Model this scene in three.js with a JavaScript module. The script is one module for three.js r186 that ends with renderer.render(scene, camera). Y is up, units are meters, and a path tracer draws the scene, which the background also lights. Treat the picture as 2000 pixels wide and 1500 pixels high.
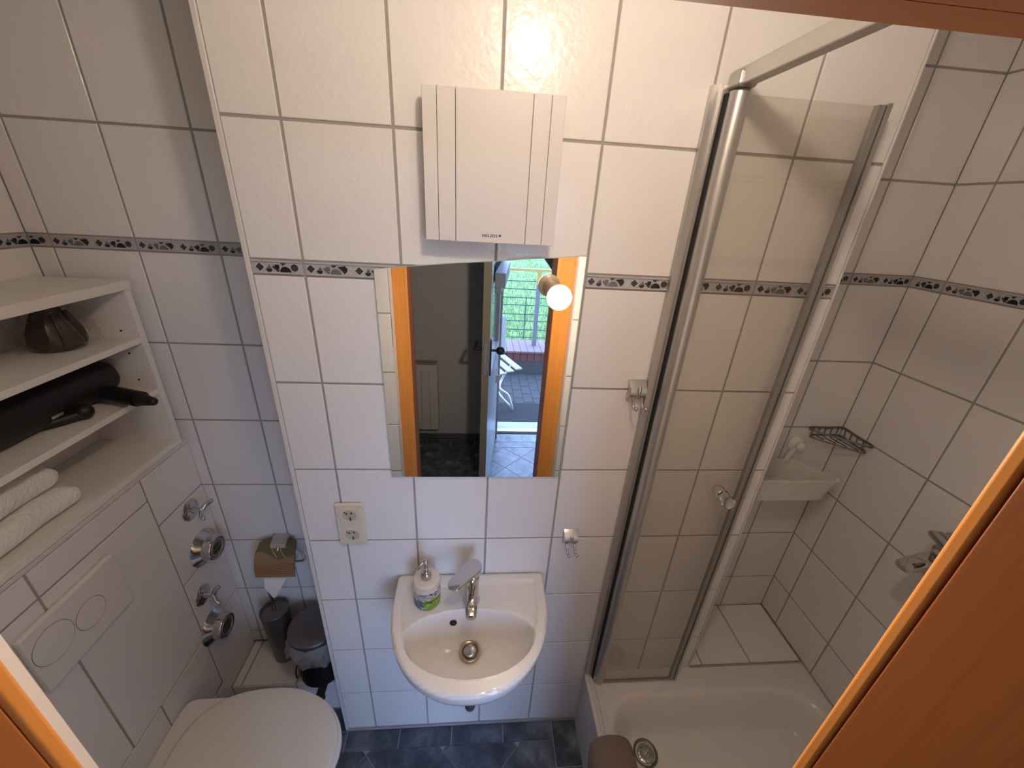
import * as THREE from 'three';
import { RoundedBoxGeometry } from 'three/addons/geometries/RoundedBoxGeometry.js';
import { TextGeometry } from 'three/addons/geometries/TextGeometry.js';
import { FontLoader } from 'three/addons/loaders/FontLoader.js';
import { mergeGeometries, mergeVertices, toCreasedNormals } from 'three/addons/utils/BufferGeometryUtils.js';

// ------------------------------------------------------------------ camera, sky, lamps, exposure
const scene = new THREE.Scene();
const camera = new THREE.PerspectiveCamera(88.55, 2000 / 1500, 0.01, 200);
camera.position.set(0, 1.922, 0.8908);
camera.rotation.set(-0.4247, -0.0963, 0.0607, 'YXZ');
scene.add(camera);
const renderer = new THREE.WebGLRenderer({ antialias: true });
renderer.toneMapping = THREE.LinearToneMapping;
renderer.toneMappingExposure = 1.57;
renderer.shadowMap.enabled = true;

{ // overcast, bluish daylight: zenith a little deeper than the horizon
  const W = 64, H = 32, d = new Float32Array(W * H * 4);
  for (let j = 0; j < H; j++) for (let i = 0; i < W; i++) {
    const e = Math.max(0, Math.sin(((j + 0.5) / H - 0.5) * Math.PI)), k = (j * W + i) * 4;
    d[k] = 3.4 - 0.7 * e; d[k + 1] = 4.7 - 0.7 * e; d[k + 2] = 7.9 - 0.6 * e; d[k + 3] = 1;
  }
  const t = new THREE.DataTexture(d, W, H, THREE.RGBAFormat, THREE.FloatType);
  t.mapping = THREE.EquirectangularReflectionMapping; t.magFilter = THREE.LinearFilter; t.minFilter = THREE.LinearFilter; t.needsUpdate = true;
  scene.background = t;
}
const CEIL_LAMP = new THREE.Vector3(0.139, 2.372, 0.64), CEIL_POWER = 0.405;
const MIRROR_LAMP = new THREE.Vector3(0.167, 1.752, 0), MIRROR_POWER = 1.35;
const WARM = new THREE.Color().setRGB(1.0, 0.82, 0.66);

// ------------------------------------------------------------------ helpers
let seed = 7;
const rnd = () => { seed = (seed * 1664525 + 1013904223) >>> 0; return seed / 4294967296; };
const used = {};
const numbered = (n) => { const k = used[n] = (used[n] ?? -1) + 1; return k ? `${n}_${String(k).padStart(3, '0')}` : n; };
function mesh(name, geo, mat, parent = scene) {
  const m = new THREE.Mesh(geo, mat);
  m.name = parent === scene ? numbered(name) : name;
  m.castShadow = m.receiveShadow = true;
  parent.add(m);
  return m;
}
function tag(o, label, category, group) { o.userData.label = label; o.userData.category = category; if (group) o.userData.group = group; return o; }
function thing(name, label, category, [x, y, z] = [0, 0, 0], group) {
  const o = new THREE.Group(); o.name = numbered(name); o.position.set(x, y, z); scene.add(o);
  return tag(o, label, category, group);
}
function structure(name, geo, mat) { const m = mesh(name, geo, mat); m.userData.kind = 'structure'; return m; }
function structureGroup(name) { const g = new THREE.Group(); g.name = numbered(name); g.userData.kind = 'structure'; scene.add(g); return g; }
const box = (w, h, d, x = 0, y = 0, z = 0) => new THREE.BoxGeometry(w, h, d).translate(x, y, z);
const bx = (x0, x1, y0, y1, z0, z1) => box(x1 - x0, y1 - y0, z1 - z0, (x0 + x1) / 2, (y0 + y1) / 2, (z0 + z1) / 2);
const rbx = (x0, x1, y0, y1, z0, z1, r, s = 3) => new RoundedBoxGeometry(x1 - x0, y1 - y0, z1 - z0, s, r).translate((x0 + x1) / 2, (y0 + y1) / 2, (z0 + z1) / 2);
const V = (x, y, z) => new THREE.Vector3(x, y, z);
function tube(pts, r, seg = 24, rad = 10, closed = false, straight = false) {
  const v = pts.map((p) => V(...p));
  let c;
  if (straight) { c = new THREE.CurvePath(); for (let i = 1; i < v.length; i++) c.add(new THREE.LineCurve3(v[i - 1], v[i])); } else c = new THREE.CatmullRomCurve3(v, closed, 'centripetal');
  return new THREE.TubeGeometry(c, seg, r, rad, closed);
}
const lathe = (pts, n = 40) => new THREE.LatheGeometry(pts.map((p) => new THREE.Vector2(...p)), n);
function merge(list) {
  const l = list.map((g) => { const q = g.index ? g.toNonIndexed() : g.clone(); for (const k of Object.keys(q.attributes)) if (!['position', 'normal', 'uv'].includes(k)) q.deleteAttribute(k); return q; });
  return mergeGeometries(l);
}
function sphere(r, x, y, z, n = 20) { return new THREE.SphereGeometry(r, n, Math.ceil(n * 0.7)).translate(x, y, z); }
function cyl(r0, r1, a, b, n = 28) { // from point a (radius r0) to b (radius r1)
  const A = V(...a), B = V(...b), d = B.clone().sub(A), g = new THREE.CylinderGeometry(r1, r0, d.length(), n);
  g.applyQuaternion(new THREE.Quaternion().setFromUnitVectors(V(0, 1, 0), d.clone().normalize()));
  const m = A.add(B).multiplyScalar(0.5); return g.translate(m.x, m.y, m.z);
}
const smooth = (a, b, x) => { const t = Math.min(1, Math.max(0, (x - a) / (b - a))); return t * t * (3 - 2 * t); };
// rings of equal length -> skin
function loft(rings, capStart = false, capEnd = false, closed = true) {
  const n = rings[0].length, pos = [], idx = [];
  rings.forEach((r) => r.forEach((p) => pos.push(...p)));
  const m = closed ? n : n - 1;
  for (let i = 0; i + 1 < rings.length; i++) for (let j = 0; j < m; j++) { const a = i * n + j, b = i * n + (j + 1) % n, c = a + n, d = b + n; idx.push(a, b, c, b, d, c); }
  const cap = (r, flip) => { const c = r.reduce((s, p) => [s[0] + p[0] / n, s[1] + p[1] / n, s[2] + p[2] / n], [0, 0, 0]), k = pos.length / 3; pos.push(...c); r.forEach((p) => pos.push(...p)); for (let j = 0; j < n; j++) { const a = k + 1 + j, b = k + 1 + (j + 1) % n; flip ? idx.push(k, b, a) : idx.push(k, a, b); } };
  if (capStart) cap(rings[0], true); if (capEnd) cap(rings[rings.length - 1], false);
  const g = new THREE.BufferGeometry(); g.setAttribute('position', new THREE.Float32BufferAttribute(pos, 3)); g.setIndex(idx);
  const uv = new Float32Array(pos.length / 3 * 2); for (let i = 0; i < uv.length / 2; i++) { uv[2 * i] = pos[3 * i] + pos[3 * i + 2]; uv[2 * i + 1] = pos[3 * i + 1] + pos[3 * i + 2]; }
  g.setAttribute('uv', new THREE.BufferAttribute(uv, 2));
  g.computeVertexNormals(); return g;
}
const crease = (g, a = 0.6) => toCreasedNormals(g, a);

// ------------------------------------------------------------------ textures (tileable noise)
function noiseField(N, layers, s) {
  let q = s; const r = () => { q = (q * 1103515245 + 12345) & 0x7fffffff; return q / 0x7fffffff; };
  const out = new Float32Array(N * N);
  for (const [cx, cy, amp] of layers) {
    const lat = Float32Array.from({ length: cx * cy }, r);
    for (let j = 0; j < N; j++) for (let i = 0; i < N; i++) {
      const x = i / N * cx, y = j / N * cy, x0 = Math.floor(x), y0 = Math.floor(y), fx = x - x0, fy = y - y0, u = fx * fx * (3 - 2 * fx), v = fy * fy * (3 - 2 * fy);
      const L = (a, b) => lat[(b % cy) * cx + (a % cx)];
      out[j * N + i] += amp * ((L(x0, y0) * (1 - u) + L(x0 + 1, y0) * u) * (1 - v) + (L(x0, y0 + 1) * (1 - u) + L(x0 + 1, y0 + 1) * u) * v);
    }
  }
  let lo = 1e9, hi = -1e9; for (const v of out) { lo = Math.min(lo, v); hi = Math.max(hi, v); }
  return out.map((v) => (v - lo) / (hi - lo));
}
function tex(N, f, srgb = true) {
  const d = new Uint8Array(N * N * 4);
  for (let j = 0; j < N; j++) for (let i = 0; i < N; i++) { const c = f(j * N + i, i / N, j / N); for (let k = 0; k < 3; k++) d[(j * N + i) * 4 + k] = Math.max(0, Math.min(255, Math.round(c[k]))); d[(j * N + i) * 4 + 3] = 255; }
  const t = new THREE.DataTexture(d, N, N); t.wrapS = t.wrapT = THREE.RepeatWrapping; t.magFilter = THREE.LinearFilter; t.minFilter = THREE.LinearMipmapLinearFilter; t.generateMipmaps = true;
  if (srgb) t.colorSpace = THREE.SRGBColorSpace; t.needsUpdate = true; return t;
}
const mixc = (a, b, t) => a.map((v, i) => v + (b[i] - v) * t);
const nGlaze = noiseField(512, [[24, 24, 1], [48, 48, 0.7], [110, 110, 0.35]], 11);
const nFine = noiseField(512, [[6, 6, 0.6], [64, 64, 0.7], [200, 200, 1]], 23);
const nBlot = noiseField(512, [[4, 4, 1], [9, 9, 0.9], [20, 20, 0.8], [60, 60, 0.45]], 37);
const nGrain = noiseField(512, [[6, 3, 0.6], [40, 4, 0.8], [160, 6, 0.7], [256, 24, 0.4]], 51);
const tGlaze = tex(512, (k) => [nGlaze[k] * 255, nGlaze[k] * 255, nGlaze[k] * 255], false);
const tFine = tex(512, (k) => [nFine[k] * 255, nFine[k] * 255, nFine[k] * 255], false);
const tSlate = tex(512, (k) => mixc([56, 61, 70], [146, 152, 163], Math.pow(nBlot[k], 1.4)));
const tWood = tex(512, (k) => mixc([206, 128, 52], [230, 156, 74], nGrain[k]));
const tGrass = tex(512, (k) => mixc([56, 88, 38], [128, 150, 90], Math.pow(nFine[k] * 0.55 + nBlot[k] * 0.45, 1.2)));
const tPaver = tex(256, (k, x, y) => { const q = (Math.floor(y * 256) * 2) * 512 + Math.floor(x * 256) * 2; return mixc([46, 46, 47], [66, 65, 65], nFine[q]); });

// ------------------------------------------------------------------ materials
const S = (o) => new THREE.MeshStandardMaterial(o);
const P = (o) => new THREE.MeshPhysicalMaterial(o);
const rgb = (r, g, b) => new THREE.Color().setRGB(r, g, b);
const M = {
  tile: [[0.83, 0.805, 0.78], [0.82, 0.793, 0.77], [0.84, 0.815, 0.79]].map((c) => S({ color: rgb(...c), roughness: 0.19, bumpMap: tGlaze, bumpScale: 0.00055 })),
  grout: S({ color: rgb(0.37, 0.342, 0.31), roughness: 0.95 }),
  silicone: S({ color: rgb(0.42, 0.40, 0.38), roughness: 0.5 }),
  trim: S({ color: rgb(0.72, 0.69, 0.66), roughness: 0.4 }),
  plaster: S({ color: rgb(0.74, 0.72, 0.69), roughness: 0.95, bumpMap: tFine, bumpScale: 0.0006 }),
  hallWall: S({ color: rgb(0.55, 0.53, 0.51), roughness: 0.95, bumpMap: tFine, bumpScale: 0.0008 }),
  listello: S({ color: rgb(0.47, 0.46, 0.47), roughness: 0.3 }),
  motif: S({ vertexColors: true, roughness: 0.28 }),
  slate: S({ map: tSlate, roughness: 0.33, bumpMap: tFine, bumpScale: 0.0003 }),
  floorGrout: S({ color: rgb(0.34, 0.37, 0.42), roughness: 0.9 }),
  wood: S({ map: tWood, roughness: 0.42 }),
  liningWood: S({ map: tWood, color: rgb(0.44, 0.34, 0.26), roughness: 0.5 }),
  chrome: S({ color: rgb(0.60, 0.585, 0.575), metalness: 1, roughness: 0.07 }),
  satin: S({ color: rgb(0.62, 0.61, 0.60), metalness: 0.85, roughness: 0.36 }),
  alu: S({ color: rgb(0.52, 0.505, 0.48), metalness: 0.75, roughness: 0.38 }),
  aluDark: S({ color: rgb(0.36, 0.35, 0.33), metalness: 0.6, roughness: 0.45 }),
  graphite: S({ color: rgb(0.20, 0.185, 0.18), metalness: 0.8, roughness: 0.38 }),
  mirror: S({ color: rgb(0.90, 0.92, 0.90), metalness: 1, roughness: 0.0 }),
  mirrorEdge: S({ color: rgb(0.45, 0.62, 0.52), roughness: 0.2 }),
  ceramic: S({ color: rgb(0.86, 0.83, 0.78), roughness: 0.1 }),
  lid: S({ color: rgb(0.82, 0.79, 0.72), roughness: 0.28 }),
  plastic: S({ color: rgb(0.78, 0.75, 0.71), roughness: 0.42 }),
  seam: S({ color: rgb(0.16, 0.14, 0.125), roughness: 0.8 }),
  cream: S({ color: rgb(0.74, 0.66, 0.50), roughness: 0.35 }),
  creamDark: S({ color: rgb(0.52, 0.46, 0.36), roughness: 0.5 }),
  melamine: S({ color: rgb(0.82, 0.785, 0.735), roughness: 0.5 }),
  black: S({ color: rgb(0.007, 0.006, 0.007), roughness: 0.5 }),
  rubber: S({ color: rgb(0.02, 0.02, 0.02), roughness: 0.8 }),
  brown: S({ color: rgb(0.035, 0.018, 0.012), roughness: 0.22 }),
  towel: S({ color: rgb(0.86, 0.84, 0.79), roughness: 1, bumpMap: tFine, bumpScale: 0.004 }),
  taupe: S({ color: rgb(0.23, 0.17, 0.14), roughness: 1, bumpMap: tFine, bumpScale: 0.004 }),
  glass: P({ color: rgb(0.93, 0.92, 0.90), transmission: 1, thickness: 0, roughness: 0.02, ior: 1.5 }),
  bag: P({ color: rgb(0.95, 0.94, 0.93), transmission: 0.98, thickness: 0, roughness: 0.08, ior: 1.3, specularIntensity: 0.45 }),
  binBag: P({ color: rgb(0.62, 0.63, 0.64), transmission: 0.62, thickness: 0, roughness: 0.3, ior: 1.4 }),
  acrylic: P({ color: rgb(0.97, 0.96, 0.95), transmission: 1, thickness: 0.02, roughness: 0.03, ior: 1.45 }),
  acrylTray: S({ color: rgb(0.80, 0.765, 0.72), roughness: 0.16 }),
  paper: S({ color: rgb(0.82, 0.80, 0.77), roughness: 1 }),
  fanWhite: S({ color: rgb(0.70, 0.67, 0.645), roughness: 0.45 }),
  ink: S({ color: rgb(0.07, 0.07, 0.075), roughness: 0.6 }),
  steel: S({ color: rgb(0.45, 0.44, 0.43), metalness: 1, roughness: 0.25 }),
  radiator: S({ color: rgb(0.66, 0.64, 0.58), roughness: 0.45 }),
  doorPaint: S({ color: rgb(0.34, 0.345, 0.355), roughness: 0.35 }),
  doorEdge: S({ color: rgb(0.20, 0.17, 0.11), roughness: 0.6 }),
  paver: S({ map: tPaver, roughness: 0.9 }),
  concrete: S({ color: rgb(0.055, 0.052, 0.05), roughness: 0.95, bumpMap: tFine, bumpScale: 0.003 }),
  brick: S({ color: rgb(0.13, 0.045, 0.033), roughness: 0.9, bumpMap: tFine, bumpScale: 0.002 }),
  coping: S({ color: rgb(0.15, 0.098, 0.095), roughness: 0.85 }),
  mat: S({ color: rgb(0.02, 0.021, 0.022), roughness: 1, bumpMap: tFine, bumpScale: 0.004 }),
  grass: S({ map: tGrass, roughness: 1 }),
  railYellow: S({ color: rgb(0.3, 0.21, 0.05), roughness: 0.6 }),
  railGrey: S({ color: rgb(0.12, 0.125, 0.13), roughness: 0.5 }),
  railGreen: S({ color: rgb(0.012, 0.07, 0.06), roughness: 0.5 }),
  slatWhite: S({ color: rgb(0.25, 0.25, 0.25), roughness: 0.6 }),
  darkWood: S({ color: rgb(0.05, 0.026, 0.018), roughness: 0.7 }),
};
for (const k in M) for (const m of [M[k]].flat()) m.name = k;

// ------------------------------------------------------------------ tiles
const T = 0.005, G = 0.0055; // tile thickness, joint width
const tileCache = new Map();
function tileGeo(w, h, variant, c = 0.0012, t = T) { // faces +z, front at z = 0, centred
  const key = [w.toFixed(4), h.toFixed(4), variant, t].join();
  if (tileCache.has(key)) return tileCache.get(key);
  const ring = (dx, z) => [[-w / 2 + dx, -h / 2 + dx, z], [w / 2 - dx, -h / 2 + dx, z], [w / 2 - dx, h / 2 - dx, z], [-w / 2 + dx, h / 2 - dx, z]];
  const r = [ring(0, -t), ring(0, -c), ring(c, 0)], pos = [];
  const quad = (a, b, d, e) => pos.push(...a, ...b, ...d, ...a, ...d, ...e);
  for (let i = 0; i < 2; i++) for (let j = 0; j < 4; j++) quad(r[i][j], r[i][(j + 1) % 4], r[i + 1][(j + 1) % 4], r[i + 1][j]);
  quad(...r[2]);
  const g = new THREE.BufferGeometry(); g.setAttribute('position', new THREE.Float32BufferAttribute(pos, 3));
  const uv = []; for (let i = 0; i < pos.length; i += 3) uv.push(pos[i] / 0.3 + variant * 0.371, pos[i + 1] / 0.3 + variant * 0.617);
  g.setAttribute('uv', new THREE.Float32BufferAttribute(uv, 2)); g.computeVertexNormals();
  tileCache.set(key, g); return g;
}
// decorated border strip: pieces of one half-pattern in millimetres from the strip's left end
const GREY = { d: 0.012, m: 0.045, l: 0.16, x: 0.3 };
const disc = (cx, cy, r, a0 = 0, a1 = Math.PI * 2, n = 14) => Array.from({ length: n }, (_, i) => [cx + r * Math.cos(a0 + (a1 - a0) * i / (a1 - a0 > 6 ? n : n - 1)), cy + r * Math.sin(a0 + (a1 - a0) * i / (a1 - a0 > 6 ? n : n - 1))]);
const diamond = (cx, cy, r) => [[cx - r, cy], [cx, cy - r], [cx + r, cy], [cx, cy + r]];
function halfPattern(o, alt) {
  return [
    [diamond(o + 11, 0, 11), 'w', 0.0006], [diamond(o + 11, 0, 8.3), 'm', 0.0014],
    [disc(o + 29, -3.5, 6, Math.PI, Math.PI * 2, 10), 'd', 0.0013], [[[o + 25, -2.5], [o + 34.5, -2.5], [o + 31, 6]], 'l', 0.0013],
    [[[o + 36, 1], [o + 39, 3], [o + 50, -6], [o + 46, -9]], alt ? 'm' : 'l', 0.0011], [[[o + 42, -2.5], [o + 50, -2.5], [o + 50, 5.5], [o + 42, 5.5]], alt ? 'd' : 'l', 0.0014],
    [[[o + 53, 9], [o + 58, 4], [o + 65, 9]], 'm', 0.0012], [disc(o + 62, -9, 11, 0, Math.PI, 12), alt ? 'd' : 'l', 0.0013],
    alt ? [disc(o + 81, 0.5, 7.2), 'm', 0.0014] : [[[o + 67, 6], [o + 82, 8.5], [o + 87, 3], [o + 85, -3], [o + 80, -8], [o + 76, -2]], 'd', 0.0014],
    [[[o + 90.2, -9], [o + 91.6, -9], [o + 98.6, 0], [o + 91.6, 9], [o + 90.2, 9], [o + 97, 0]], 'w', 0.0007],
  ];
}
const strips = new Map();
function stripGeos(a, b) { // a..b: kept span of the full 200 mm strip
  const key = a.toFixed(0) + '_' + b.toFixed(0);
  if (strips.has(key)) return strips.get(key);
  const w = (b - a) / 1000, rail = (y) => new RoundedBoxGeometry(w, 0.0038, 0.0046, 2, 0.0018).translate(0, y, -0.0004);
  const base = merge([box(w, 0.028, 0.0045, 0, 0, -0.00275), rail(0.0119), rail(-0.0119)]);
  const pos = [], col = [];
  const grown = (poly) => { const cx = poly.reduce((q, v) => q + v[0], 0) / poly.length, cy = poly.reduce((q, v) => q + v[1], 0) / poly.length; return poly.map(([x, y]) => { const l = Math.hypot(x - cx, y - cy) || 1; return [x + (x - cx) / l * 1.1, Math.max(-9.8, Math.min(9.8, y + (y - cy) / l * 1.1))]; }); };
  const all = [...halfPattern(1, false), ...halfPattern(101, true)];
  for (const [poly, k, hgt] of [...all.filter((q) => q[1] !== 'w').map(([poly]) => [grown(poly), 'w', 0.0005]), ...all]) {
    if (Math.min(...poly.map((p) => p[0])) < a + 0.3 || Math.max(...poly.map((p) => p[0])) > b - 0.3) continue;
    const g = k === 'w' ? 0.62 : GREY[k], tone = [g, g * 0.98, g * 0.99];
    const sh = new THREE.Shape(poly.map((p) => new THREE.Vector2((p[0] - (a + b) / 2) / 1000, p[1] / 1000)));
    const e = new THREE.ExtrudeGeometry(sh, { depth: hgt + 0.0006, bevelEnabled: k !== 'w', bevelSize: 0.0003, bevelThickness: 0.0003, bevelSegments: 1, curveSegments: 4 }).translate(0, 0, -0.0012);
    const q = e.index ? e.toNonIndexed() : e; pos.push(...q.attributes.position.array); for (let i = 0; i < q.attributes.position.count; i++) col.push(...tone);
  }
  let motif = null;
  if (pos.length) { motif = new THREE.BufferGeometry(); motif.setAttribute('position', new THREE.Float32BufferAttribute(pos, 3)); motif.setAttribute('color', new THREE.Float32BufferAttribute(col, 3)); motif.computeVertexNormals(); }
  const r = { base, motif }; strips.set(key, r); return r;
}
const ROWS = [[-0.01, 0.243], [0.243, 0.496], [0.496, 0.749], [0.749, 1.002], [1.002, 1.255], [1.255, 1.508], [1.508, 1.761], 'band', [1.791, 2.044], [2.044, 2.297], [2.297, 2.55]];
/* place(u, v) -> position on the wall's face; turn = rotation about y. u runs with the wall's own left-to-right (mirrored where flip). */
function placer(axis, at, turn, flip) { return (m, u, v) => { axis === 'z' ? m.position.set(u, v, at) : m.position.set(at, v, u); m.rotation.y = turn; m.userData.u = undefined; delete m.userData.u; void flip; }; }
function tileWall(parent, put, u0, u1, y0, y1, first, flip, holes = [], rows = ROWS, step = 0.203) {
  const cuts = [u0]; let k = Math.ceil((u0 - first) / step + 1e-6); for (let u = first + k * step; u < u1 - 0.004; u += step) if (u > u0 + 0.004) cuts.push(u); cuts.push(u1);
  const inHole = (a, b, c, d) => holes.some((h) => a >= h[0] - 0.002 && b <= h[1] + 0.002 && c >= h[2] - 0.002 && d <= h[3] + 0.002);
  const us = [...new Set([...cuts, ...holes.flatMap((h) => [h[0], h[1]]).filter((u) => u > u0 && u < u1)])].sort((a, b) => a - b);
  const edge = (u) => (u === u0 || u === u1 || holes.some((h) => h[0] === u || h[1] === u) ? 0.001 : G / 2);
  const joined = holes.length ? us : cuts;
  for (const row of rows) {
    if (row === 'band') {
      for (let i = 0; i + 1 < cuts.length; i++) {
        let a = cuts[i] + edge(cuts[i]), b = cuts[i + 1] - edge(cuts[i + 1]);
        for (const h of holes) if (h[3] > 1.79 && h[2] < 1.77) { if (a < h[1] && b > h[0]) { if (a < h[0]) b = Math.min(b, h[0] - 0.001); else a = Math.max(a, h[1] + 0.001); } }
        if (b - a < 0.006 || y1 < 1.8) continue;
        const joint = first + Math.floor((cuts[i] - first) / step + 0.001) * step; let s = (a - joint) * 1000 - G * 500, e = (b - joint) * 1000 - G * 500;
        if (flip) [s, e] = [200 - e, 200 - s];
        const { base, motif } = stripGeos(Math.max(0, s), Math.min(200, e)), m = mesh('border_tile', base, M.listello, parent);
        put(m, (a + b) / 2, 1.776); if (motif) mesh('motif', motif, M.motif, m);
      }
      continue;
    }
    const ys = [...new Set([row[0], row[1], ...holes.flatMap((h) => [h[2], h[3]]).filter((y) => y > row[0] + 0.004 && y < row[1] - 0.004)])].sort((a, b) => a - b);
    for (let r = 0; r + 1 < ys.length; r++) {
      const v0 = Math.max(y0, ys[r]), v1 = Math.min(y1, ys[r + 1]); if (v1 - v0 < 0.008) continue;
      const a0 = v0 + G / 2, a1 = v1 - G / 2;
      let list = cuts;
      if (holes.some((h) => v0 < h[3] - 0.001 && v1 > h[2] + 0.001)) list = joined;
      for (let i = 0; i + 1 < list.length; i++) {
        if (inHole(list[i], list[i + 1], v0, v1)) continue;
        const a = list[i] + edge(list[i]), b = list[i + 1] - edge(list[i + 1]); if (b - a < 0.004) continue;
        const m = mesh('tile', tileGeo(+(b - a).toFixed(4), +(a1 - a0).toFixed(4), Math.floor(rnd() * 6)), M.tile[Math.floor(rnd() * 3)], parent);
        put(m, (a + b) / 2, (a0 + a1) / 2);
      }
    }
  }
}
const H = 2.45; // ceiling height
const D = 0.0025; // joints lie this far behind the tile faces

// back wall: the boxed-out pier with sink, mirror and fan
const pier = structure('wall_back', bx(-0.486, 0.847, 0, H, -0.36, -D), M.grout);
tileWall(pier, placer('z', 0, 0), -0.478, 0.8448, 0.012, H, -0.372, false);
mesh('silicone_joint', bx(-0.478, 0.43, 0, 0.012, -D, 0.004), M.silicone, pier);
{ // its two outer corners: white plastic tile profiles
  const a = structure('trim_1', rbx(-0.4895, -0.4785, 0, H, -0.262, 0.0008, 0.002), M.trim);
  tag(a, 'white tile profile on the left corner of the boxed out wall', 'corner trim'); delete a.userData.category;
  structure('trim_2', rbx(0.8455, 0.8515, 0, H, -0.262, 0.0008, 0.002), M.trim);
}
// left recess
const ZN = -0.254;
const backLeft = structure('wall_back_left', bx(-1.2415, -0.486, 0, H, ZN - 0.1, ZN - D), M.grout);
tileWall(backLeft, placer('z', ZN, 0), -1.1415, -0.490, 0.18, H, -1.091, false);
const wallLeft = structure('wall_left', bx(-1.2415, -1.1415 - D, 0, H, ZN - 0.1, 0.86), M.grout);
tileWall(wallLeft, placer('x', -1.1415, Math.PI / 2), ZN, 0.68, 1.185, H, -0.075, true);
// boxed-in cistern below the shelf unit
const XB = -0.9208;
const cistern = structure('wall_cistern', bx(-1.14, XB - D, 0, 1.178, ZN, 0.68), M.grout);
{
  const put = placer('x', XB, Math.PI / 2);
  const pieces = [];
  for (const [a, b] of [[0.243, 0.502], [0.502, 0.755], [0.755, 1.008], [1.008, 1.176]]) pieces.push([ZN, -0.056, a, b]);
  pieces.push([ZN, -0.02, 0.02, 0.243]);
  for (const [u0, u1] of [[-0.056, 0.247], [0.247, 0.55], [0.55, 0.68]]) pieces.push([u0, u1, 1.104, 1.176], [u0, u1, 0.502, 1.104]);
  for (const [u0, u1] of [[-0.056, 0.147], [0.147, 0.35], [0.35, 0.553], [0.553, 0.68]]) pieces.push([u0, u1, 0.252, 0.502], [Math.max(u0, -0.02), u1, 0.012, 0.252]);
  for (const [u0, u1, v0, v1] of pieces) { const m = mesh('tile', tileGeo(+(u1 - u0 - G).toFixed(4), +(v1 - v0 - G).toFixed(4), Math.floor(rnd() * 6)), M.tile[Math.floor(rnd() * 3)], cistern); put(m, (u0 + u1) / 2, (v0 + v1) / 2); }
  mesh('edge_profile', rbx(-1.14, XB + 0.001, 1.176, 1.187, ZN, 0.68, 0.002), M.trim, cistern);
}
// low tiled step in the left recess
const step1 = structure('ledge_left', bx(XB, -0.489, 0, 0.175, ZN + 0.002, -0.079), M.grout);
for (const [x0, x1] of [[XB + 0.004, -0.884], [-0.884, -0.681], [-0.681, -0.493]]) { const m = mesh('tile', tileGeo(+(x1 - x0 - G).toFixed(4), 0.172, Math.floor(rnd() * 6)), M.tile[1], step1); m.rotation.x = -Math.PI / 2; m.position.set((x0 + x1) / 2, 0.178, (ZN - 0.079) / 2 + 0.001); }
for (const [x0, x1] of [[XB + 0.004, -0.681], [-0.681, -0.493]]) { const m = mesh('tile', tileGeo(+(x1 - x0 - G).toFixed(4), 0.168, 2), M.tile[0], step1); m.position.set((x0 + x1) / 2, 0.09, -0.0765); }

// right recess, right wall, ledge behind the shower tray
const ZR = -0.2554, XR = 1.3252;
const backRight = structure('wall_back_right', bx(0.847, XR + 0.1, 0, H, ZR - 0.1, ZR - D), M.grout);
tileWall(backRight, placer('z', ZR, 0), 0.852, XR, 0.31, H, 0.923, false);
const wallRight = structure('wall_right', bx(XR + D, XR + 0.1, 0, H, ZR - 0.1, 0.86), M.grout);
tileWall(wallRight, placer('x', XR, -Math.PI / 2), ZR, 0.68, 0.316, H, -0.161, false);
const step2 = structure('ledge_right', bx(0.849, XR + 0.001, 0, 0.311, ZR + 0.001, -0.004), M.grout);
for (const [x0, x1] of [[0.853, 0.908], [0.908, 1.111], [1.111, 1.323]]) { const m = mesh('tile', tileGeo(+(x1 - x0 - G).toFixed(4), 0.246, Math.floor(rnd() * 6)), M.tile[2], step2); m.rotation.x = -Math.PI / 2; m.position.set((x0 + x1) / 2, 0.3145, (ZR - 0.006) / 2); }

// front wall with the doorway the picture is taken from (seen in the mirror)
const ZF = 0.68, OL = -0.343, OR = 0.382, OT = 2.06;
const front = structure('wall_front', merge([bx(-1.2415, OL, 0, H, ZF + D, 0.84), bx(OR, XR + 0.1, 0, H, ZF + D, 0.84), bx(OL, OR, OT, H, ZF + D, 0.84)]), M.grout);
tileWall(front, placer('z', ZF, Math.PI), XB, XR, 0.012, H, -0.4, true, [[OL, OR, 0, OT]]);
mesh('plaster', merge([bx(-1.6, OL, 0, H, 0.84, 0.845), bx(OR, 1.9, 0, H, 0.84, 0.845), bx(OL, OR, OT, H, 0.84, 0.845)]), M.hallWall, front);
mesh('reveal', merge([bx(OL - 0.004, OL + 0.001, 0, OT, ZF, 0.74), bx(OR - 0.001, OR + 0.004, 0, OT, ZF, 0.74), bx(OL, OR, OT - 0.001, OT + 0.004, ZF, 0.74)]), M.trim, front);

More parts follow.
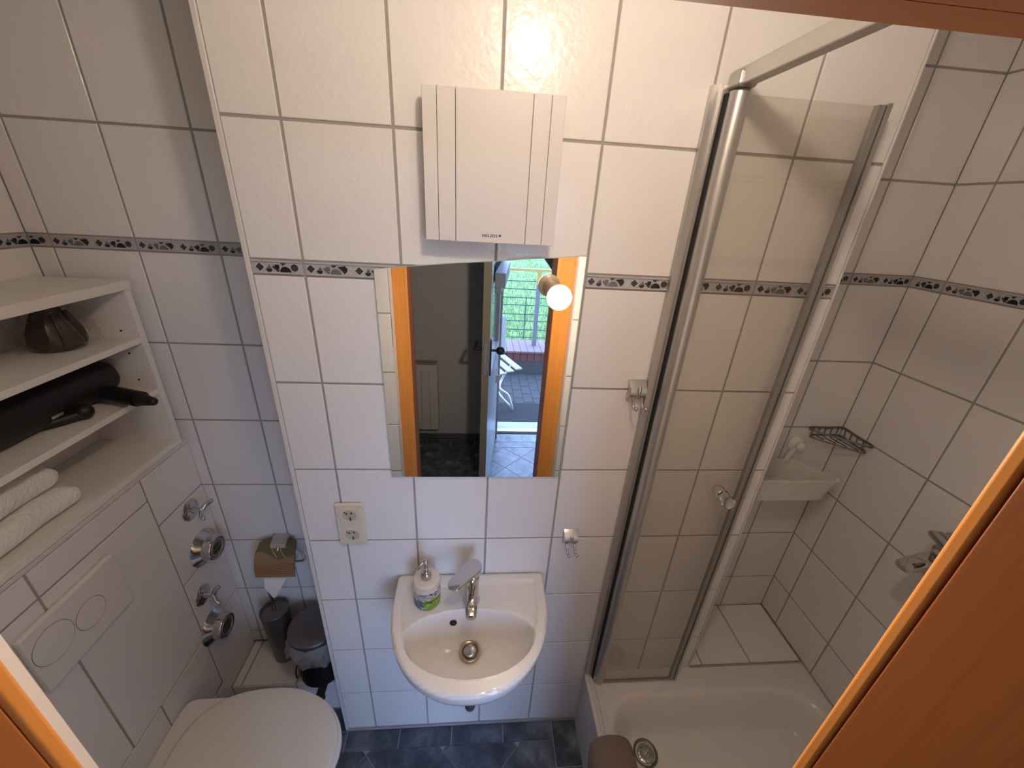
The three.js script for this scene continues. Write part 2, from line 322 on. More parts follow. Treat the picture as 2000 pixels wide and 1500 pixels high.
// bathroom door frame (no leaf in view): orange-brown casing and lining
{
  const d = structureGroup('door_1'); d.userData.label = 'orange brown wooden door casing framing the view';
  const grainUp = (g, k = 3) => { const p = g.attributes.position, u = g.attributes.uv; for (let i = 0; i < p.count; i++) u.setXY(i, (p.getX(i) + p.getZ(i)) * k, p.getY(i) * 0.5); return g; };
  const grainAcross = (g, k = 3) => { const p = g.attributes.position, u = g.attributes.uv; for (let i = 0; i < p.count; i++) u.setXY(i, (p.getY(i) + p.getZ(i)) * k, p.getX(i) * 0.5); return g; };
  const L = -0.284, R = 0.308, TOP = 1.988;
  mesh('casing', grainUp(rbx(OL + 0.001, L, 0, TOP + 0.06, 0.7205, 0.732, 0.0035)), M.wood, d);
  mesh('casing', grainUp(rbx(R, OR - 0.001, 0, TOP + 0.06, 0.719, 0.7300, 0.0035)), M.wood, d);
  mesh('casing', grainAcross(rbx(L, R, TOP + 0.004, TOP + 0.06, 0.72, 0.736, 0.003)), M.wood, d);
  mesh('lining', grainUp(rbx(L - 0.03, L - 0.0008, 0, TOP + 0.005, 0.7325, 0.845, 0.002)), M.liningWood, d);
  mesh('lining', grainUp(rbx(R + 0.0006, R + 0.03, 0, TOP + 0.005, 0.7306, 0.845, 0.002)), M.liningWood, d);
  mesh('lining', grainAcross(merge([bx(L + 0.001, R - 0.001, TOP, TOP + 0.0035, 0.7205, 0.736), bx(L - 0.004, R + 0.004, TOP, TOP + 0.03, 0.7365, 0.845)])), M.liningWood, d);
}
// ceiling and floor
structure('ceiling', bx(-1.65, 1.95, H, H + 0.15, -0.37, 2.46), M.plaster);
function clipPoly(poly, x0, x1, z0, z1) {
  const cut = (p, f, g) => { const o = []; p.forEach((a, i) => { const b = p[(i + 1) % p.length], fa = f(a), fb = f(b); if (fa >= 0) o.push(a); if (fa * fb < 0) { const t = fa / (fa - fb); o.push([a[0] + (b[0] - a[0]) * t, a[1] + (b[1] - a[1]) * t]); } }); void g; return o; };
  for (const f of [(p) => p[0] - x0, (p) => x1 - p[0], (p) => p[1] - z0, (p) => z1 - p[1]]) { poly = cut(poly, f); if (poly.length < 3) return []; }
  return poly;
}
const floor = structure('floor', bx(-1.65, 1.95, -0.12, -0.0025, -0.26, 2.46), M.floorGrout);
function floorPiece(poly) { // poly: [x, z] corners
  let area = 0; poly.forEach((a, i) => { const b = poly[(i + 1) % poly.length]; area += a[0] * b[1] - b[0] * a[1]; }); if (Math.abs(area) < 0.0006) return;
  if (area > 0) poly = poly.slice().reverse();
  const cx = poly.reduce((s, p) => s + p[0], 0) / poly.length, cz = poly.reduce((s, p) => s + p[1], 0) / poly.length, o = [rnd(), rnd()];
  const shrink = (p, k) => { const l = Math.hypot(p[0] - cx, p[1] - cz) || 1; return [p[0] - (p[0] - cx) / l * k, p[1] - (p[1] - cz) / l * k]; };
  const top = poly.map((p) => shrink(p, 0.0015)), pos = [], n = poly.length;
  for (let i = 0; i < n; i++) { const a = poly[i], b = poly[(i + 1) % n], c = top[i], d = top[(i + 1) % n]; pos.push(a[0], -0.006, a[1], b[0], -0.006, b[1], d[0], 0, d[1], a[0], -0.006, a[1], d[0], 0, d[1], c[0], 0, c[1]); pos.push(cx, 0, cz, c[0], 0, c[1], d[0], 0, d[1]); }
  const g = new THREE.BufferGeometry(); g.setAttribute('position', new THREE.Float32BufferAttribute(pos, 3)); const uv = []; for (let i = 0; i < pos.length; i += 3) uv.push(pos[i] * 2.4 + o[0], pos[i + 2] * 2.4 + o[1]); g.setAttribute('uv', new THREE.Float32BufferAttribute(uv, 2)); g.computeVertexNormals();
  mesh('floor_tile', g, M.slate, floor);
}
const rect = (x0, x1, z0, z1) => [[x0, z0], [x1, z0], [x1, z1], [x0, z1]];
const FG = 0.0012;
function diagonal(x0, x1, z0, z1, ax, az) { // 20 cm tiles turned 45 degrees with a corner at (ax, az)
  const s = 0.2885, h = s / 2 - FG * 1.2;
  for (let i = Math.floor((x0 - ax) / s) - 1; i < (x1 - ax) / s + 1; i++) for (let j = Math.floor((z0 - az) / s) - 1; j < (z1 - az) / s + 1; j++) for (const o of [0, 0.5]) {
    const cx = ax + (i + o) * s, cz = az + (j + o + 0.5) * s, p = clipPoly([[cx - h, cz], [cx, cz - h], [cx + h, cz], [cx, cz + h]], x0, x1, z0, z1);
    if (p.length > 2) floorPiece(p);
  }
}
for (let k = 0; k < 5; k++) { const x0 = k ? -0.682 + k * 0.203 : -0.6, x1 = Math.min(0.33, -0.479 + k * 0.203); floorPiece(rect(x0 + FG, x1 - FG, 0.006, 0.068)); }
floorPiece(rect(-0.9, -0.6 - FG, 0.006, 0.068)); floorPiece(rect(-0.917, -0.6 - FG, -0.072, 0.006 - 2 * FG)); floorPiece(rect(-0.6 + FG, -0.487, -0.072, 0.006 - 2 * FG));
floorPiece(rect(0.33 + FG, 0.428, 0.006, 0.153)); for (let z = 0.153; z < 0.6; z += 0.203) floorPiece(rect(0.33 + FG, 0.428, z + 2 * FG, Math.min(0.72, z + 0.203)));
diagonal(-0.917, 0.33 - FG, 0.068 + 2 * FG, 0.715, 0.185, 0.081);
diagonal(-1.5, 1.8, 0.72, 2.006, 0.236, 2.008);
for (let x = -1.48; x < 1.8; x += 0.21) { floorPiece(rect(x + FG, x + 0.21 - FG, 2.008 + FG, 2.1 - FG)); floorPiece(rect(x + FG, x + 0.21 - FG, 2.1 + FG, 2.21)); }

// ------------------------------------------------------------------ fan above the mirror
{
  const g = thing('extractor_fan', 'square white wall fan cover mounted above the mirror', 'fan', [0.0205, 1.9785, 0.002]);
  const w = 0.258, h = 0.256;
  mesh('housing', rbx(-w / 2 + 0.002, w / 2 - 0.002, -h / 2 + 0.002, h / 2 - 0.002, 0, 0.036, 0.003), M.fanWhite, g);
  for (const [a, b, z] of [[-0.129, -0.1035, 0.041], [-0.1025, -0.0703, 0.042], [0.0703, 0.1025, 0.042], [0.1035, 0.129, 0.041]]) mesh('side_strip', rbx(a, b, -h / 2, h / 2, 0.024, z, 0.0012), M.fanWhite, g);
  mesh('front_panel', rbx(-0.0693, 0.0693, -h / 2, h / 2, 0.024, 0.0432, 0.0014), M.fanWhite, g);
  const font = await new FontLoader().loadAsync('fonts/droid/droid_sans_bold.typeface.json');
  const t = new TextGeometry('HELIOS', { font, size: 0.0056, depth: 0.0004, curveSegments: 4 }); t.applyMatrix4(new THREE.Matrix4().set(1.18, 0.2, 0, 0, 0, 1, 0, 0, 0, 0, 1, 0, 0, 0, 0, 1)); t.translate(-0.0185, -0.117, 0.0431);
  mesh('lettering', t, M.ink, g);
  mesh('indicator', new THREE.CylinderGeometry(0.0024, 0.0024, 0.001, 20).rotateX(Math.PI / 2).translate(0.0185, -0.1135, 0.0434), M.ink, g);
}
// ------------------------------------------------------------------ mirror with slanting top edge, lamp on it
{
  const g = thing('wall_mirror', 'frameless wall mirror with a slanting top edge above the sink', 'mirror', [0.004, 1.236, 0.001]);
  const out = [[-0.230, 0], [0.231, 0], [0.230, 0.596], [0.173, 0.589], [0.10, 0.583], [0.031, 0.575], [-0.06, 0.567], [-0.147, 0.557], [-0.230, 0.547]];
  const sh = new THREE.Shape(out.map((p) => new THREE.Vector2(...p)));
  mesh('glass_edge', new THREE.ExtrudeGeometry(sh, { depth: 0.0045, bevelEnabled: false }), M.mirrorEdge, g);
  mesh('mirror_face', new THREE.ExtrudeGeometry(new THREE.Shape(out.map((p) => new THREE.Vector2(p[0] * 0.9945, 0.001 + p[1] * 0.9965))), { depth: 0.0003, bevelEnabled: false }).translate(0, 0, 0.0046), M.mirror, g);
  const l = thing('mirror_lamp', 'small lit round bulb in a short holder on the mirror', 'lamp', [MIRROR_LAMP.x, MIRROR_LAMP.y, 0.006]);
  const turn = (p) => lathe(p, 40).rotateX(Math.PI / 2);
  mesh('holder', turn([[0.0, 0.0], [0.019, 0.0], [0.02, 0.004], [0.0195, 0.03], [0.0205, 0.034], [0.0205, 0.038], [0.0, 0.038]]), S({ color: rgb(0.55, 0.36, 0.24), roughness: 0.35, metalness: 0.3, name: 'copper' }), l);
  mesh('bulb_base', turn([[0.014, 0.036], [0.0215, 0.042], [0.0262, 0.06], [0.0268, 0.068], [0.0, 0.068]]), S({ color: rgb(0.86, 0.70, 0.52), roughness: 0.4, name: 'bulb_base' }), l);
  const arc = Array.from({ length: 16 }, (_, i) => { const a = i / 15 * Math.PI / 2; return [0.0266 * Math.cos(a), 0.0685 + 0.024 * Math.sin(a)]; });
  mesh('bulb', turn(arc), S({ color: 0x000000, emissive: rgb(1, 0.86, 0.68), emissiveIntensity: 3.2, name: 'glow' }), l);
  const s = new THREE.SpotLight(WARM, MIRROR_POWER, 0, 1.2, 0.85, 2); s.position.set(MIRROR_LAMP.x, MIRROR_LAMP.y, 0.105); s.target.position.set(MIRROR_LAMP.x, MIRROR_LAMP.y - 0.4, 1); s.castShadow = true; s.shadow.radius = 1.2; scene.add(s, s.target);
}
// ceiling lamp (above the frame)
{
  const g = thing('ceiling_lamp', 'round opal ceiling lamp over the middle of the room', 'lamp', [CEIL_LAMP.x, H, CEIL_LAMP.z]);
  mesh('lamp_base', lathe([[0, -0.03], [0.06, -0.03], [0.065, -0.025], [0.065, 0]], 40), M.plastic, g);
  mesh('globe', sphere(0.055, 0, -0.085, 0, 32), S({ color: rgb(0.9, 0.85, 0.75), emissive: rgb(1, 0.82, 0.62), emissiveIntensity: 2.5, name: 'glow' }), g);
  const p = new THREE.PointLight(WARM, CEIL_POWER, 0, 2); p.position.set(CEIL_LAMP.x, H - 0.085, CEIL_LAMP.z); p.castShadow = true; p.shadow.radius = 1.6; scene.add(p);
}
// ------------------------------------------------------------------ sockets, hooks
{
  const g = thing('power_socket', 'cream double wall socket left of the sink', 'socket', [-0.349, 1.072, 0.001]);
  mesh('frame', rbx(-0.039, 0.039, -0.075, 0.075, 0, 0.010, 0.0045, 4), M.cream, g);
  for (const y of [0.0355, -0.0355]) {
    const sh = new THREE.Shape(); const a = 0.0265, r = 0.006; sh.moveTo(-a + r, -a); sh.lineTo(a - r, -a); sh.quadraticCurveTo(a, -a, a, -a + r); sh.lineTo(a, a - r); sh.quadraticCurveTo(a, a, a - r, a); sh.lineTo(-a + r, a); sh.quadraticCurveTo(-a, a, -a, a - r); sh.lineTo(-a, -a + r); sh.quadraticCurveTo(-a, -a, -a + r, -a);
    const hole = new THREE.Path(); hole.absarc(0, 0, 0.0195, 0, Math.PI * 2, true); sh.holes.push(hole);
    const face = mesh('socket_insert', new THREE.ExtrudeGeometry(sh, { depth: 0.002, bevelEnabled: true, bevelSize: 0.0006, bevelThickness: 0.0006, bevelSegments: 2, curveSegments: 32 }).translate(0, y, 0.0098), M.cream, g);
    mesh('seam', new THREE.RingGeometry(0.0001, 0.0278, 4, 1, Math.PI / 4).scale(1.36, 1.36, 1).translate(0, y, 0.01025), M.seam, face);
    mesh('well', lathe([[0.0195, 0.0118], [0.0188, 0.0107], [0.0, 0.0105]], 36).rotateX(Math.PI / 2).scale(1, 1, 1).translate(0, y, 0), M.creamDark, face);
    mesh('contacts', merge([cyl(0.0028, 0.0028, [-0.0075, y + 0.006, 0.0104], [-0.0075, y + 0.006, 0.0109], 14), cyl(0.0028, 0.0028, [0.0055, y + 0.008, 0.0104], [0.0055, y + 0.008, 0.0109], 14), box(0.003, 0.012, 0.001, 0.0015, y - 0.0125, 0.0112), box(0.003, 0.006, 0.001, -0.013, y + 0.012, 0.0112)]), M.black, face);
  }
}
function hook(label, x, y) {
  const g = thing('towel_hook', label, 'hook', [x, y, 0.001]);
  const arc = []; for (let i = 0; i <= 16; i++) { const a = i / 16; arc.push([0.026 * Math.sin(Math.PI * Math.min(1, a * 0.93 + 0.02)) * (1 - 0.12 * a), 0.026 - 0.054 * a]); }
  const rings = []; for (const [sx, k] of [[-0.0215, 0.93], [-0.0205, 1], [0.0205, 1], [0.0215, 0.93]]) rings.push([[sx, 0.026, 0], ...arc.map(([z, yy]) => [sx, yy, z * k]), [sx, -0.028, 0]]);
  mesh('hook_body', crease(loft(rings, true, true), 0.5), M.satin, g);
  mesh('emblem', new THREE.SphereGeometry(1, 20, 14).scale(0.0055, 0.012, 0.003).rotateX(-0.12).translate(0.001, 0.005, 0.0245), M.chrome, g);
  for (const sx of [-0.012, 0.0125]) mesh('prong', merge([tube([[sx, -0.016, 0.018], [sx + 0.001, -0.03, 0.026], [sx + 0.002, -0.040, 0.036], [sx + 0.003, -0.036, 0.046]], 0.0036, 20, 10), sphere(0.0054, sx + 0.003, -0.035, 0.047)]), M.chrome, g);
}
hook('satin double towel hook on the tiles beside the shower post', 0.405, 1.512);
hook('satin double towel hook on the tiles right above the sink', 0.292, 1.014);

// ------------------------------------------------------------------ sink
{
  const g = thing('sink', 'small white wall hung sink with rounded front', 'sink', [-0.006, 0, 0.002]);
  const N = 176, MR = 62, Y = 0.86, outline = [];
  for (let i = 0; i <= 90; i++) { const t = i / 90 * Math.PI, c = Math.cos(t), s = Math.sin(t); outline.push([0.225 * Math.sign(c) * Math.abs(c) ** (2 / 2.2), 0.08 + 0.265 * Math.abs(s) ** (2 / 2.2)]); }
  const poly = [[0.225, 0.0], [0.225, 0.02], [0.225, 0.04], [0.225, 0.06], ...outline, [-0.225, 0.06], [-0.225, 0.04], [-0.225, 0.02], [-0.225, 0.0]];
  const hit = (ox, oz, dx, dz) => { let best = 9; for (let i = 0; i < poly.length; i++) { const [ax, az] = poly[i], [bx_, bz] = poly[(i + 1) % poly.length], ex = bx_ - ax, ez = bz - az, den = dx * ez - dz * ex; if (Math.abs(den) < 1e-12) continue; const t = ((ax - ox) * ez - (az - oz) * ex) / den, u = ((ax - ox) * dz - (az - oz) * dx) / den; if (t > 1e-6 && u >= -1e-6 && u <= 1 + 1e-6) best = Math.min(best, t); } return best; };
  const dist = (x, z) => { let b = 9; for (let i = 0; i < poly.length; i++) { const [ax, az] = poly[i], [cx, cz] = poly[(i + 1) % poly.length], ex = cx - ax, ez = cz - az, t = Math.max(0, Math.min(1, ((x - ax) * ex + (z - az) * ez) / (ex * ex + ez * ez || 1))); b = Math.min(b, Math.hypot(x - ax - ex * t, z - az - ez * t)); } return b; };
  const height = (x, z) => {
    const d = dist(x, z), e = 0.008; let y = Y;
    if (d < e) y -= e - Math.sqrt(Math.max(0, e * e - (e - d) ** 2));
    y -= 0.008 * smooth(0.027, 0.033, d) * smooth(0.215, 0.15, z);
    const dz = z - 0.188, r = Math.hypot(x / 0.180, dz / (dz < 0 ? 0.073 : 0.118));
    if (r < 1.06) { const q = Math.max(0, 1 - r); y -= 0.118 * (1 - Math.exp(-q * 5.2)) / (1 - Math.exp(-5.2)) * smooth(1.06, 0.93, r) ; }
    return y;
  };
  const rings = [], cx = 0, cz = 0.188, IN = 40, OUT = MR - IN;
  for (let m = 0; m <= MR; m++) rings.push(Array.from({ length: N }, (_, i) => {
    const a = i / N * Math.PI * 2, dx = Math.cos(a), dz = -Math.sin(a), rb = 1.06 / Math.hypot(dx / 0.180, dz / (dz < 0 ? 0.073 : 0.118)), ro = hit(cx, cz, dx, dz);
    const R = m <= IN ? rb * Math.max(0.02, Math.sin(m / IN * Math.PI / 2)) : rb + (ro - rb) * (1 - (1 - (m - IN) / OUT) ** 1.6), x = cx + dx * R, z = cz + dz * R;
    return [x, height(x, z), z];
  }));
  const rim = rings[MR].map((p) => p.slice());
  for (const [s, y] of [[1, 0.846], [0.995, 0.825], [0.965, 0.80], [0.86, 0.765], [0.62, 0.725], [0.3, 0.70], [0.1, 0.695]]) rings.push(rim.map((p) => [p[0] * s, y, p[2] * (s < 1 ? 0.02 + 0.98 * s : 1)]));
  mesh('basin', crease(loft(rings, false, true), 1.0), M.ceramic, g);
  const d = mesh('drain', lathe([[0.0315, 0.0], [0.0315, 0.003], [0.029, 0.0045], [0.022, 0.002], [0.0205, -0.004]], 40).translate(0.001, 0.7485, 0.172), S({ color: rgb(0.55, 0.44, 0.33), metalness: 1, roughness: 0.25, name: 'brass_worn' }), g);
  mesh('plug', lathe([[0, 0.006], [0.012, 0.0055], [0.018, 0.004], [0.019, 0.001], [0.019, -0.004]], 40).translate(0.001, 0.7485, 0.172), M.steel, d);
  mesh('overflow', new THREE.SphereGeometry(1, 20, 14).scale(0.0105, 0.008, 0.0035).rotateX(-0.75).translate(-0.049, 0.811, 0.1275), M.black, g);
  mesh('trap', merge([cyl(0.016, 0.016, [0.004, 0.70, 0.11], [0.004, 0.36, 0.11]), sphere(0.0175, 0.004, 0.352, 0.11), cyl(0.013, 0.013, [0.004, 0.46, 0.10], [0.004, 0.46, 0.0])]), M.graphite, g);
}
{ // tap: upright body, flat paddle lever, short spout
  const g = thing('faucet', 'chrome single lever tap on the sink', 'tap', [-0.004, 0.8545, 0.09]);
  mesh('tap_body', lathe([[0, 0], [0.0245, 0], [0.025, 0.003], [0.0215, 0.008], [0.0205, 0.07], [0.0215, 0.095], [0.0205, 0.108], [0, 0.109]], 36), M.chrome, g);
  const sec = (z, y, w, h) => Array.from({ length: 20 }, (_, i) => { const a = i / 20 * Math.PI * 2; return [w * Math.sign(Math.cos(a)) * Math.abs(Math.cos(a)) ** 0.7, y + h * Math.sign(Math.sin(a)) * Math.abs(Math.sin(a)) ** 0.7, z]; });
  mesh('spout', loft([sec(0.0, 0.05, 0.0195, 0.022), sec(0.03, 0.056, 0.0185, 0.017), sec(0.06, 0.058, 0.017, 0.012), sec(0.08, 0.056, 0.016, 0.0095), sec(0.092, 0.053, 0.014, 0.0075), sec(0.096, 0.052, 0.010, 0.005)].map((r) => r.slice().reverse()), true, true), M.chrome, g);
  const plate = new THREE.Shape(); plate.absarc(0, 0, 0.024, -Math.PI / 2, Math.PI / 2); plate.absarc(-0.068, 0, 0.0165, Math.PI / 2, Math.PI * 1.5);
  const lev = mesh('lever', merge([new THREE.ExtrudeGeometry(plate, { depth: 0.005, bevelEnabled: true, bevelSize: 0.002, bevelThickness: 0.002, bevelSegments: 3, curveSegments: 20 }).rotateX(-Math.PI / 2).translate(0, 0.0, 0), cyl(0.0215, 0.0235, [0, -0.02, 0], [0, 0, 0])]), M.chrome, g);
  lev.position.set(0.002, 0.128, -0.002); lev.rotation.set(0, 0.78, 0.12);
}
{ // soap dispenser
  const g = thing('soap_dispenser', 'ceramic soap dispenser with painted landscape and chrome pump', 'soap dispenser', [-0.133, 0.8547, 0.084]);
  const cv = document.createElement('canvas'); cv.width = 512; cv.height = 256; const c = cv.getContext('2d');
  c.fillStyle = '#d8cbb9'; c.fillRect(0, 0, 512, 256);
  let q = 5; const r = () => { q = (q * 16807) % 2147483647; return q / 2147483647; };
  for (let i = 0; i < 60; i++) { c.fillStyle = `rgba(${60 + r() * 60},${66 + r() * 50},${90 + r() * 50},${0.12 + r() * 0.2})`; c.beginPath(); c.ellipse(r() * 512, 74 + r() * 60, 14 + r() * 34, 5 + r() * 9, r() * 0.6 - 0.3, 0, 7); c.fill(); }
  for (let i = 0; i < 90; i++) { c.fillStyle = r() < 0.5 ? `rgba(30,60,104,${0.3 + r() * 0.4})` : `rgba(40,84,120,${0.3 + r() * 0.4})`; c.beginPath(); c.ellipse(r() * 512, 142 + r() * 114, 12 + r() * 30, 6 + r() * 16, r(), 0, 7); c.fill(); }
  for (let i = 0; i < 120; i++) { c.fillStyle = `rgba(${84 + r() * 70},${126 + r() * 50},${16 + r() * 26},${0.4 + r() * 0.5})`; c.beginPath(); c.ellipse(140 + r() * 190, 146 + r() * 110, 8 + r() * 22, 4 + r() * 12, -0.7 + r() * 0.5, 0, 7); c.fill(); }
  for (let i = 0; i < 34; i++) { c.fillStyle = `rgba(16,16,22,${0.5 + r() * 0.5})`; c.beginPath(); c.ellipse(250 + (r() - 0.5) * 190, 50 + r() * 80, 2 + r() * 8, 2 + r() * 6, r() * 3, 0, 7); c.fill(); }
  c.strokeStyle = '#15151c'; c.lineWidth = 5; for (let i = 0; i < 9; i++) { c.beginPath(); c.moveTo(r() * 512, 150 + r() * 10); c.lineTo(r() * 512, 156 + r() * 20); c.globalAlpha = 0.5; c.stroke(); } c.globalAlpha = 1;
  const t = new THREE.CanvasTexture(cv); t.colorSpace = THREE.SRGBColorSpace; t.wrapS = THREE.RepeatWrapping;
  const body = lathe([[0.0, 0], [0.035, 0], [0.0378, 0.003], [0.0385, 0.008], [0.0385, 0.04], [0.0385, 0.082], [0.0375, 0.088]], 56);
  { const p = body.attributes.position, u = body.attributes.uv; for (let i = 0; i < p.count; i++) u.setY(i, p.getY(i) / 0.09); }
  mesh('bottle', body, S({ map: t, roughness: 0.25, name: 'painted_ceramic' }), g).rotation.y = 4.5;
  mesh('shoulder', lathe([[0.0375, 0.088], [0.034, 0.092], [0.017, 0.0935], [0, 0.0935]], 48), S({ color: rgb(0.74, 0.66, 0.56), roughness: 0.3, name: 'glazed_top' }), g);
  const pump = mesh('pump', merge([lathe([[0, 0.0935], [0.0155, 0.0935], [0.0155, 0.108], [0.013, 0.111], [0.006, 0.113], [0.0055, 0.125], [0.0075, 0.127], [0.0075, 0.131], [0.0045, 0.133], [0.0045, 0.15], [0, 0.15]], 32), sphere(0.0085, 0, 0.151, 0)]), M.chrome, g);
  mesh('nozzle', tube([[0, 0.152, 0], [-0.012, 0.149, 0.006], [-0.024, 0.138, 0.012], [-0.032, 0.122, 0.016]], 0.0028, 20, 10), M.chrome, pump);
}

// ------------------------------------------------------------------ shower enclosure
{
  const g = thing('shower_screen', 'silver framed glass shower screen beside the sink wall', 'shower screen', [0.45, 0.3225, 0]);
  const o = (geo) => geo.translate(-0.45, -0.3225, 0);
  mesh('wall_profile', o(merge([bx(0.430, 0.450, 0.3225, 2.15, 0.001, 0.014), bx(0.447, 0.4495, 0.3225, 2.15, 0.012, 0.021), bx(0.450, 0.466, 0.3225, 2.15, 0.001, 0.018)])), M.alu, g);
  mesh('profile_gap', o(bx(0.4525, 0.470, 0.3225, 2.135, 0.0175, 0.030)), M.rubber, g);
  mesh('post', o(lathe([[0, 0.3225], [0.0185, 0.3225], [0.0185, 2.135], [0.0175, 2.138], [0, 2.138]], 36).translate(0.474, 0, 0.034)), M.alu, g);
  mesh('top_rail', o(merge([rbx(0.462, 0.486, 2.143, 2.172, 0.012, 0.675, 0.003), rbx(0.455, 0.493, 2.141, 2.168, 0.014, 0.055, 0.006)])), M.alu, g);
  mesh('rail_end', o(rbx(0.456, 0.492, 2.135, 2.18, 0.655, 0.678, 0.003)), M.aluDark, g);
  const pane = mesh('glass_pane', o(bx(0.488, 0.7465, 0.331, 2.132, 0.040, 0.044)), M.glass, g);
  mesh('edge_profile', o(bx(0.7625, 0.7705, 0.3225, 2.137, 0.034, 0.050)), M.alu, g);
  mesh('edge_seal', o(bx(0.7465, 0.7600, 0.3225, 2.134, 0.034, 0.046)), M.aluDark, g);
  mesh('edge_gap', o(bx(0.7600, 0.7625, 0.3225, 2.134, 0.034, 0.0445)), M.rubber, g);
  mesh('bottom_seal', o(bx(0.488, 0.7465, 0.3225, 0.331, 0.039, 0.046)), M.aluDark, g);
  mesh('knob', o(lathe([[0, -0.022], [0.010, -0.021], [0.016, -0.012], [0.016, -0.004], [0.009, 0.0022], [0.009, 0.0025], [0.0165, 0.009], [0.0165, 0.019], [0.009, 0.026], [0.010, 0.030], [0.0175, 0.037], [0.0175, 0.048], [0.011, 0.055], [0, 0.056]], 32).rotateX(Math.PI / 2).translate(0.692, 1.215, 0.0465)), M.acrylic, pane);
}
{ // tray
  const g = thing('shower_tray', 'white shower tray with raised front panel', 'shower tray', [0.43, 0, 0]);
  const x0 = 0.43, x1 = 1.322, z0 = 0.0, z1 = 0.678, Y = 0.315, NX = 72, NZ = 56, pos = [], idx = [], uv = [];
  const cx = 0.878, cz = 0.362, hx = 0.395, hz = 0.272, rr = 0.11;
  for (let j = 0; j <= NZ; j++) for (let i = 0; i <= NX; i++) {
    const x = x0 + (x1 - x0) * i / NX, z = z0 + (z1 - z0) * j / NZ;
    const qx = Math.abs(x - cx) - hx + rr, qz = Math.abs(z - cz) - hz + rr, sd = Math.hypot(Math.max(qx, 0), Math.max(qz, 0)) + Math.min(Math.max(qx, qz), 0) - rr;
    const e = Math.min(x - x0, 0.02); let y = Y - (e < 0.008 ? 0.008 - Math.sqrt(0.008 ** 2 - (0.008 - e) ** 2) : 0);
    y -= 0.118 * smooth(0.004, -0.072, sd) + 0.006 * smooth(-0.05, -0.25, sd);
    pos.push(x - x0, y, z); uv.push(x, z);
  }
  for (let j = 0; j < NZ; j++) for (let i = 0; i < NX; i++) { const a = j * (NX + 1) + i, b = a + 1, c = a + NX + 1, d = c + 1; idx.push(a, c, b, b, c, d); }
  const s = new THREE.BufferGeometry(); s.setAttribute('position', new THREE.Float32BufferAttribute(pos, 3)); s.setAttribute('uv', new THREE.Float32BufferAttribute(uv, 2)); s.setIndex(idx); s.computeVertexNormals();
  mesh('basin', s, M.acrylTray, g);
  mesh('front_panel', bx(0, 0.012, 0.0, Y - 0.006, 0.002, 0.678), S({ color: rgb(0.66, 0.64, 0.62), roughness: 0.35, name: 'panel_white' }), g);
  mesh('seal_strip', merge([rbx(0.0265, 0.0475, Y - 0.002, Y + 0.006, 0.004, 0.677, 0.002), rbx(0.012, 0.024, Y - 0.002, Y + 0.003, 0.004, 0.677, 0.001)]), M.trim, g);
  mesh('wall_joint', merge([bx(0.42, x1 - x0 + 0.003, Y - 0.004, Y + 0.003, 0.0, 0.004), bx(x1 - x0 - 0.002, x1 - x0 + 0.004, Y - 0.004, Y + 0.004, 0.0, 0.678)]), M.silicone, g);
  const d = mesh('drain', lathe([[0.038, 0], [0.042, 0.003], [0.036, 0.004], [0.033, -0.004], [0.0, -0.005]], 44).translate(0.185, 0.1985, 0.208), M.graphite, g);
  mesh('drain_grate', merge([lathe([[0.029, -0.003], [0.029, 0.003], [0.013, 0.004], [0.012, 0.001]], 40).translate(0.185, 0.1985, 0.208), ...Array.from({ length: 18 }, (_, i) => box(0.0022, 0.0022, 0.016, 0, 0, 0.021).rotateY(i / 18 * Math.PI * 2).translate(0.185, 0.2022, 0.208)), ...Array.from({ length: 6 }, (_, i) => cyl(0.0022, 0.0022, [0.185 + 0.007 * Math.cos(i * 1.047), 0.198, 0.208 + 0.007 * Math.sin(i * 1.047)], [0.185 + 0.007 * Math.cos(i * 1.047), 0.2025, 0.208 + 0.007 * Math.sin(i * 1.047)], 8))]), M.steel, d);
}
{ // bath mat draped over the rim
  const X = 0.437, path = []; // cross-section across the rim
  for (let i = 0; i <= 30; i++) { const t = i / 30; path.push(t < 0.3 ? [0.398 - 0.006 * Math.sin(t * 10), 0.12 + 0.21 * t / 0.3] : t < 0.7 ? [0.398 + 0.118 * (1 - Math.cos((t - 0.3) / 0.4 * Math.PI)) / 2, 0.33 + 0.022 * Math.sin((t - 0.3) / 0.4 * Math.PI)] : [0.516 + 0.012 * (t - 0.7) / 0.3, 0.33 - 0.06 * (t - 0.7) / 0.3]); }
  const at = (k, off) => { const a = path[Math.max(0, k - 1)], b = path[Math.min(30, k + 1)], n = Math.hypot(b[0] - a[0], b[1] - a[1]); return [path[k][0] - (b[1] - a[1]) / n * off, path[k][1] + (b[0] - a[0]) / n * off]; };
  const rings = [];
  for (let j = 0; j <= 26; j++) {
    const t = (j / 26) ** 2.2, z = 0.218 + 0.42 * t, d = z - 0.218, edge = Math.min(1, d / 0.03);
    const inset = d < 0.036 ? 14.7 - 6.4 * Math.sqrt(Math.max(0, 1 - (1 - d / 0.036) ** 2)) : 8.3 * (1 - smooth(0.02, 0.13, d)) / (1 - smooth(0.02, 0.13, 0.036)), lo = inset, hi = 30 - inset, th = 0.005 + 0.009 * edge;
    const row = (off) => Array.from({ length: 25 }, (_, i) => { const f = Math.min(29.999, lo + (hi - lo) * i / 24), k = Math.floor(f), u = f - k, p = at(Math.min(30, k), off), q = at(Math.min(30, k + 1), off); return [p[0] + (q[0] - p[0]) * u, p[1] + (q[1] - p[1]) * u, z]; });
    rings.push([...row(th), ...row(0.001).reverse()]);
  }
  const m = mesh('bath_mat', crease(loft(rings, true, true), 0.9), M.taupe); void X;
  tag(m, 'taupe bath mat draped over the shower tray rim', 'bath mat');
}
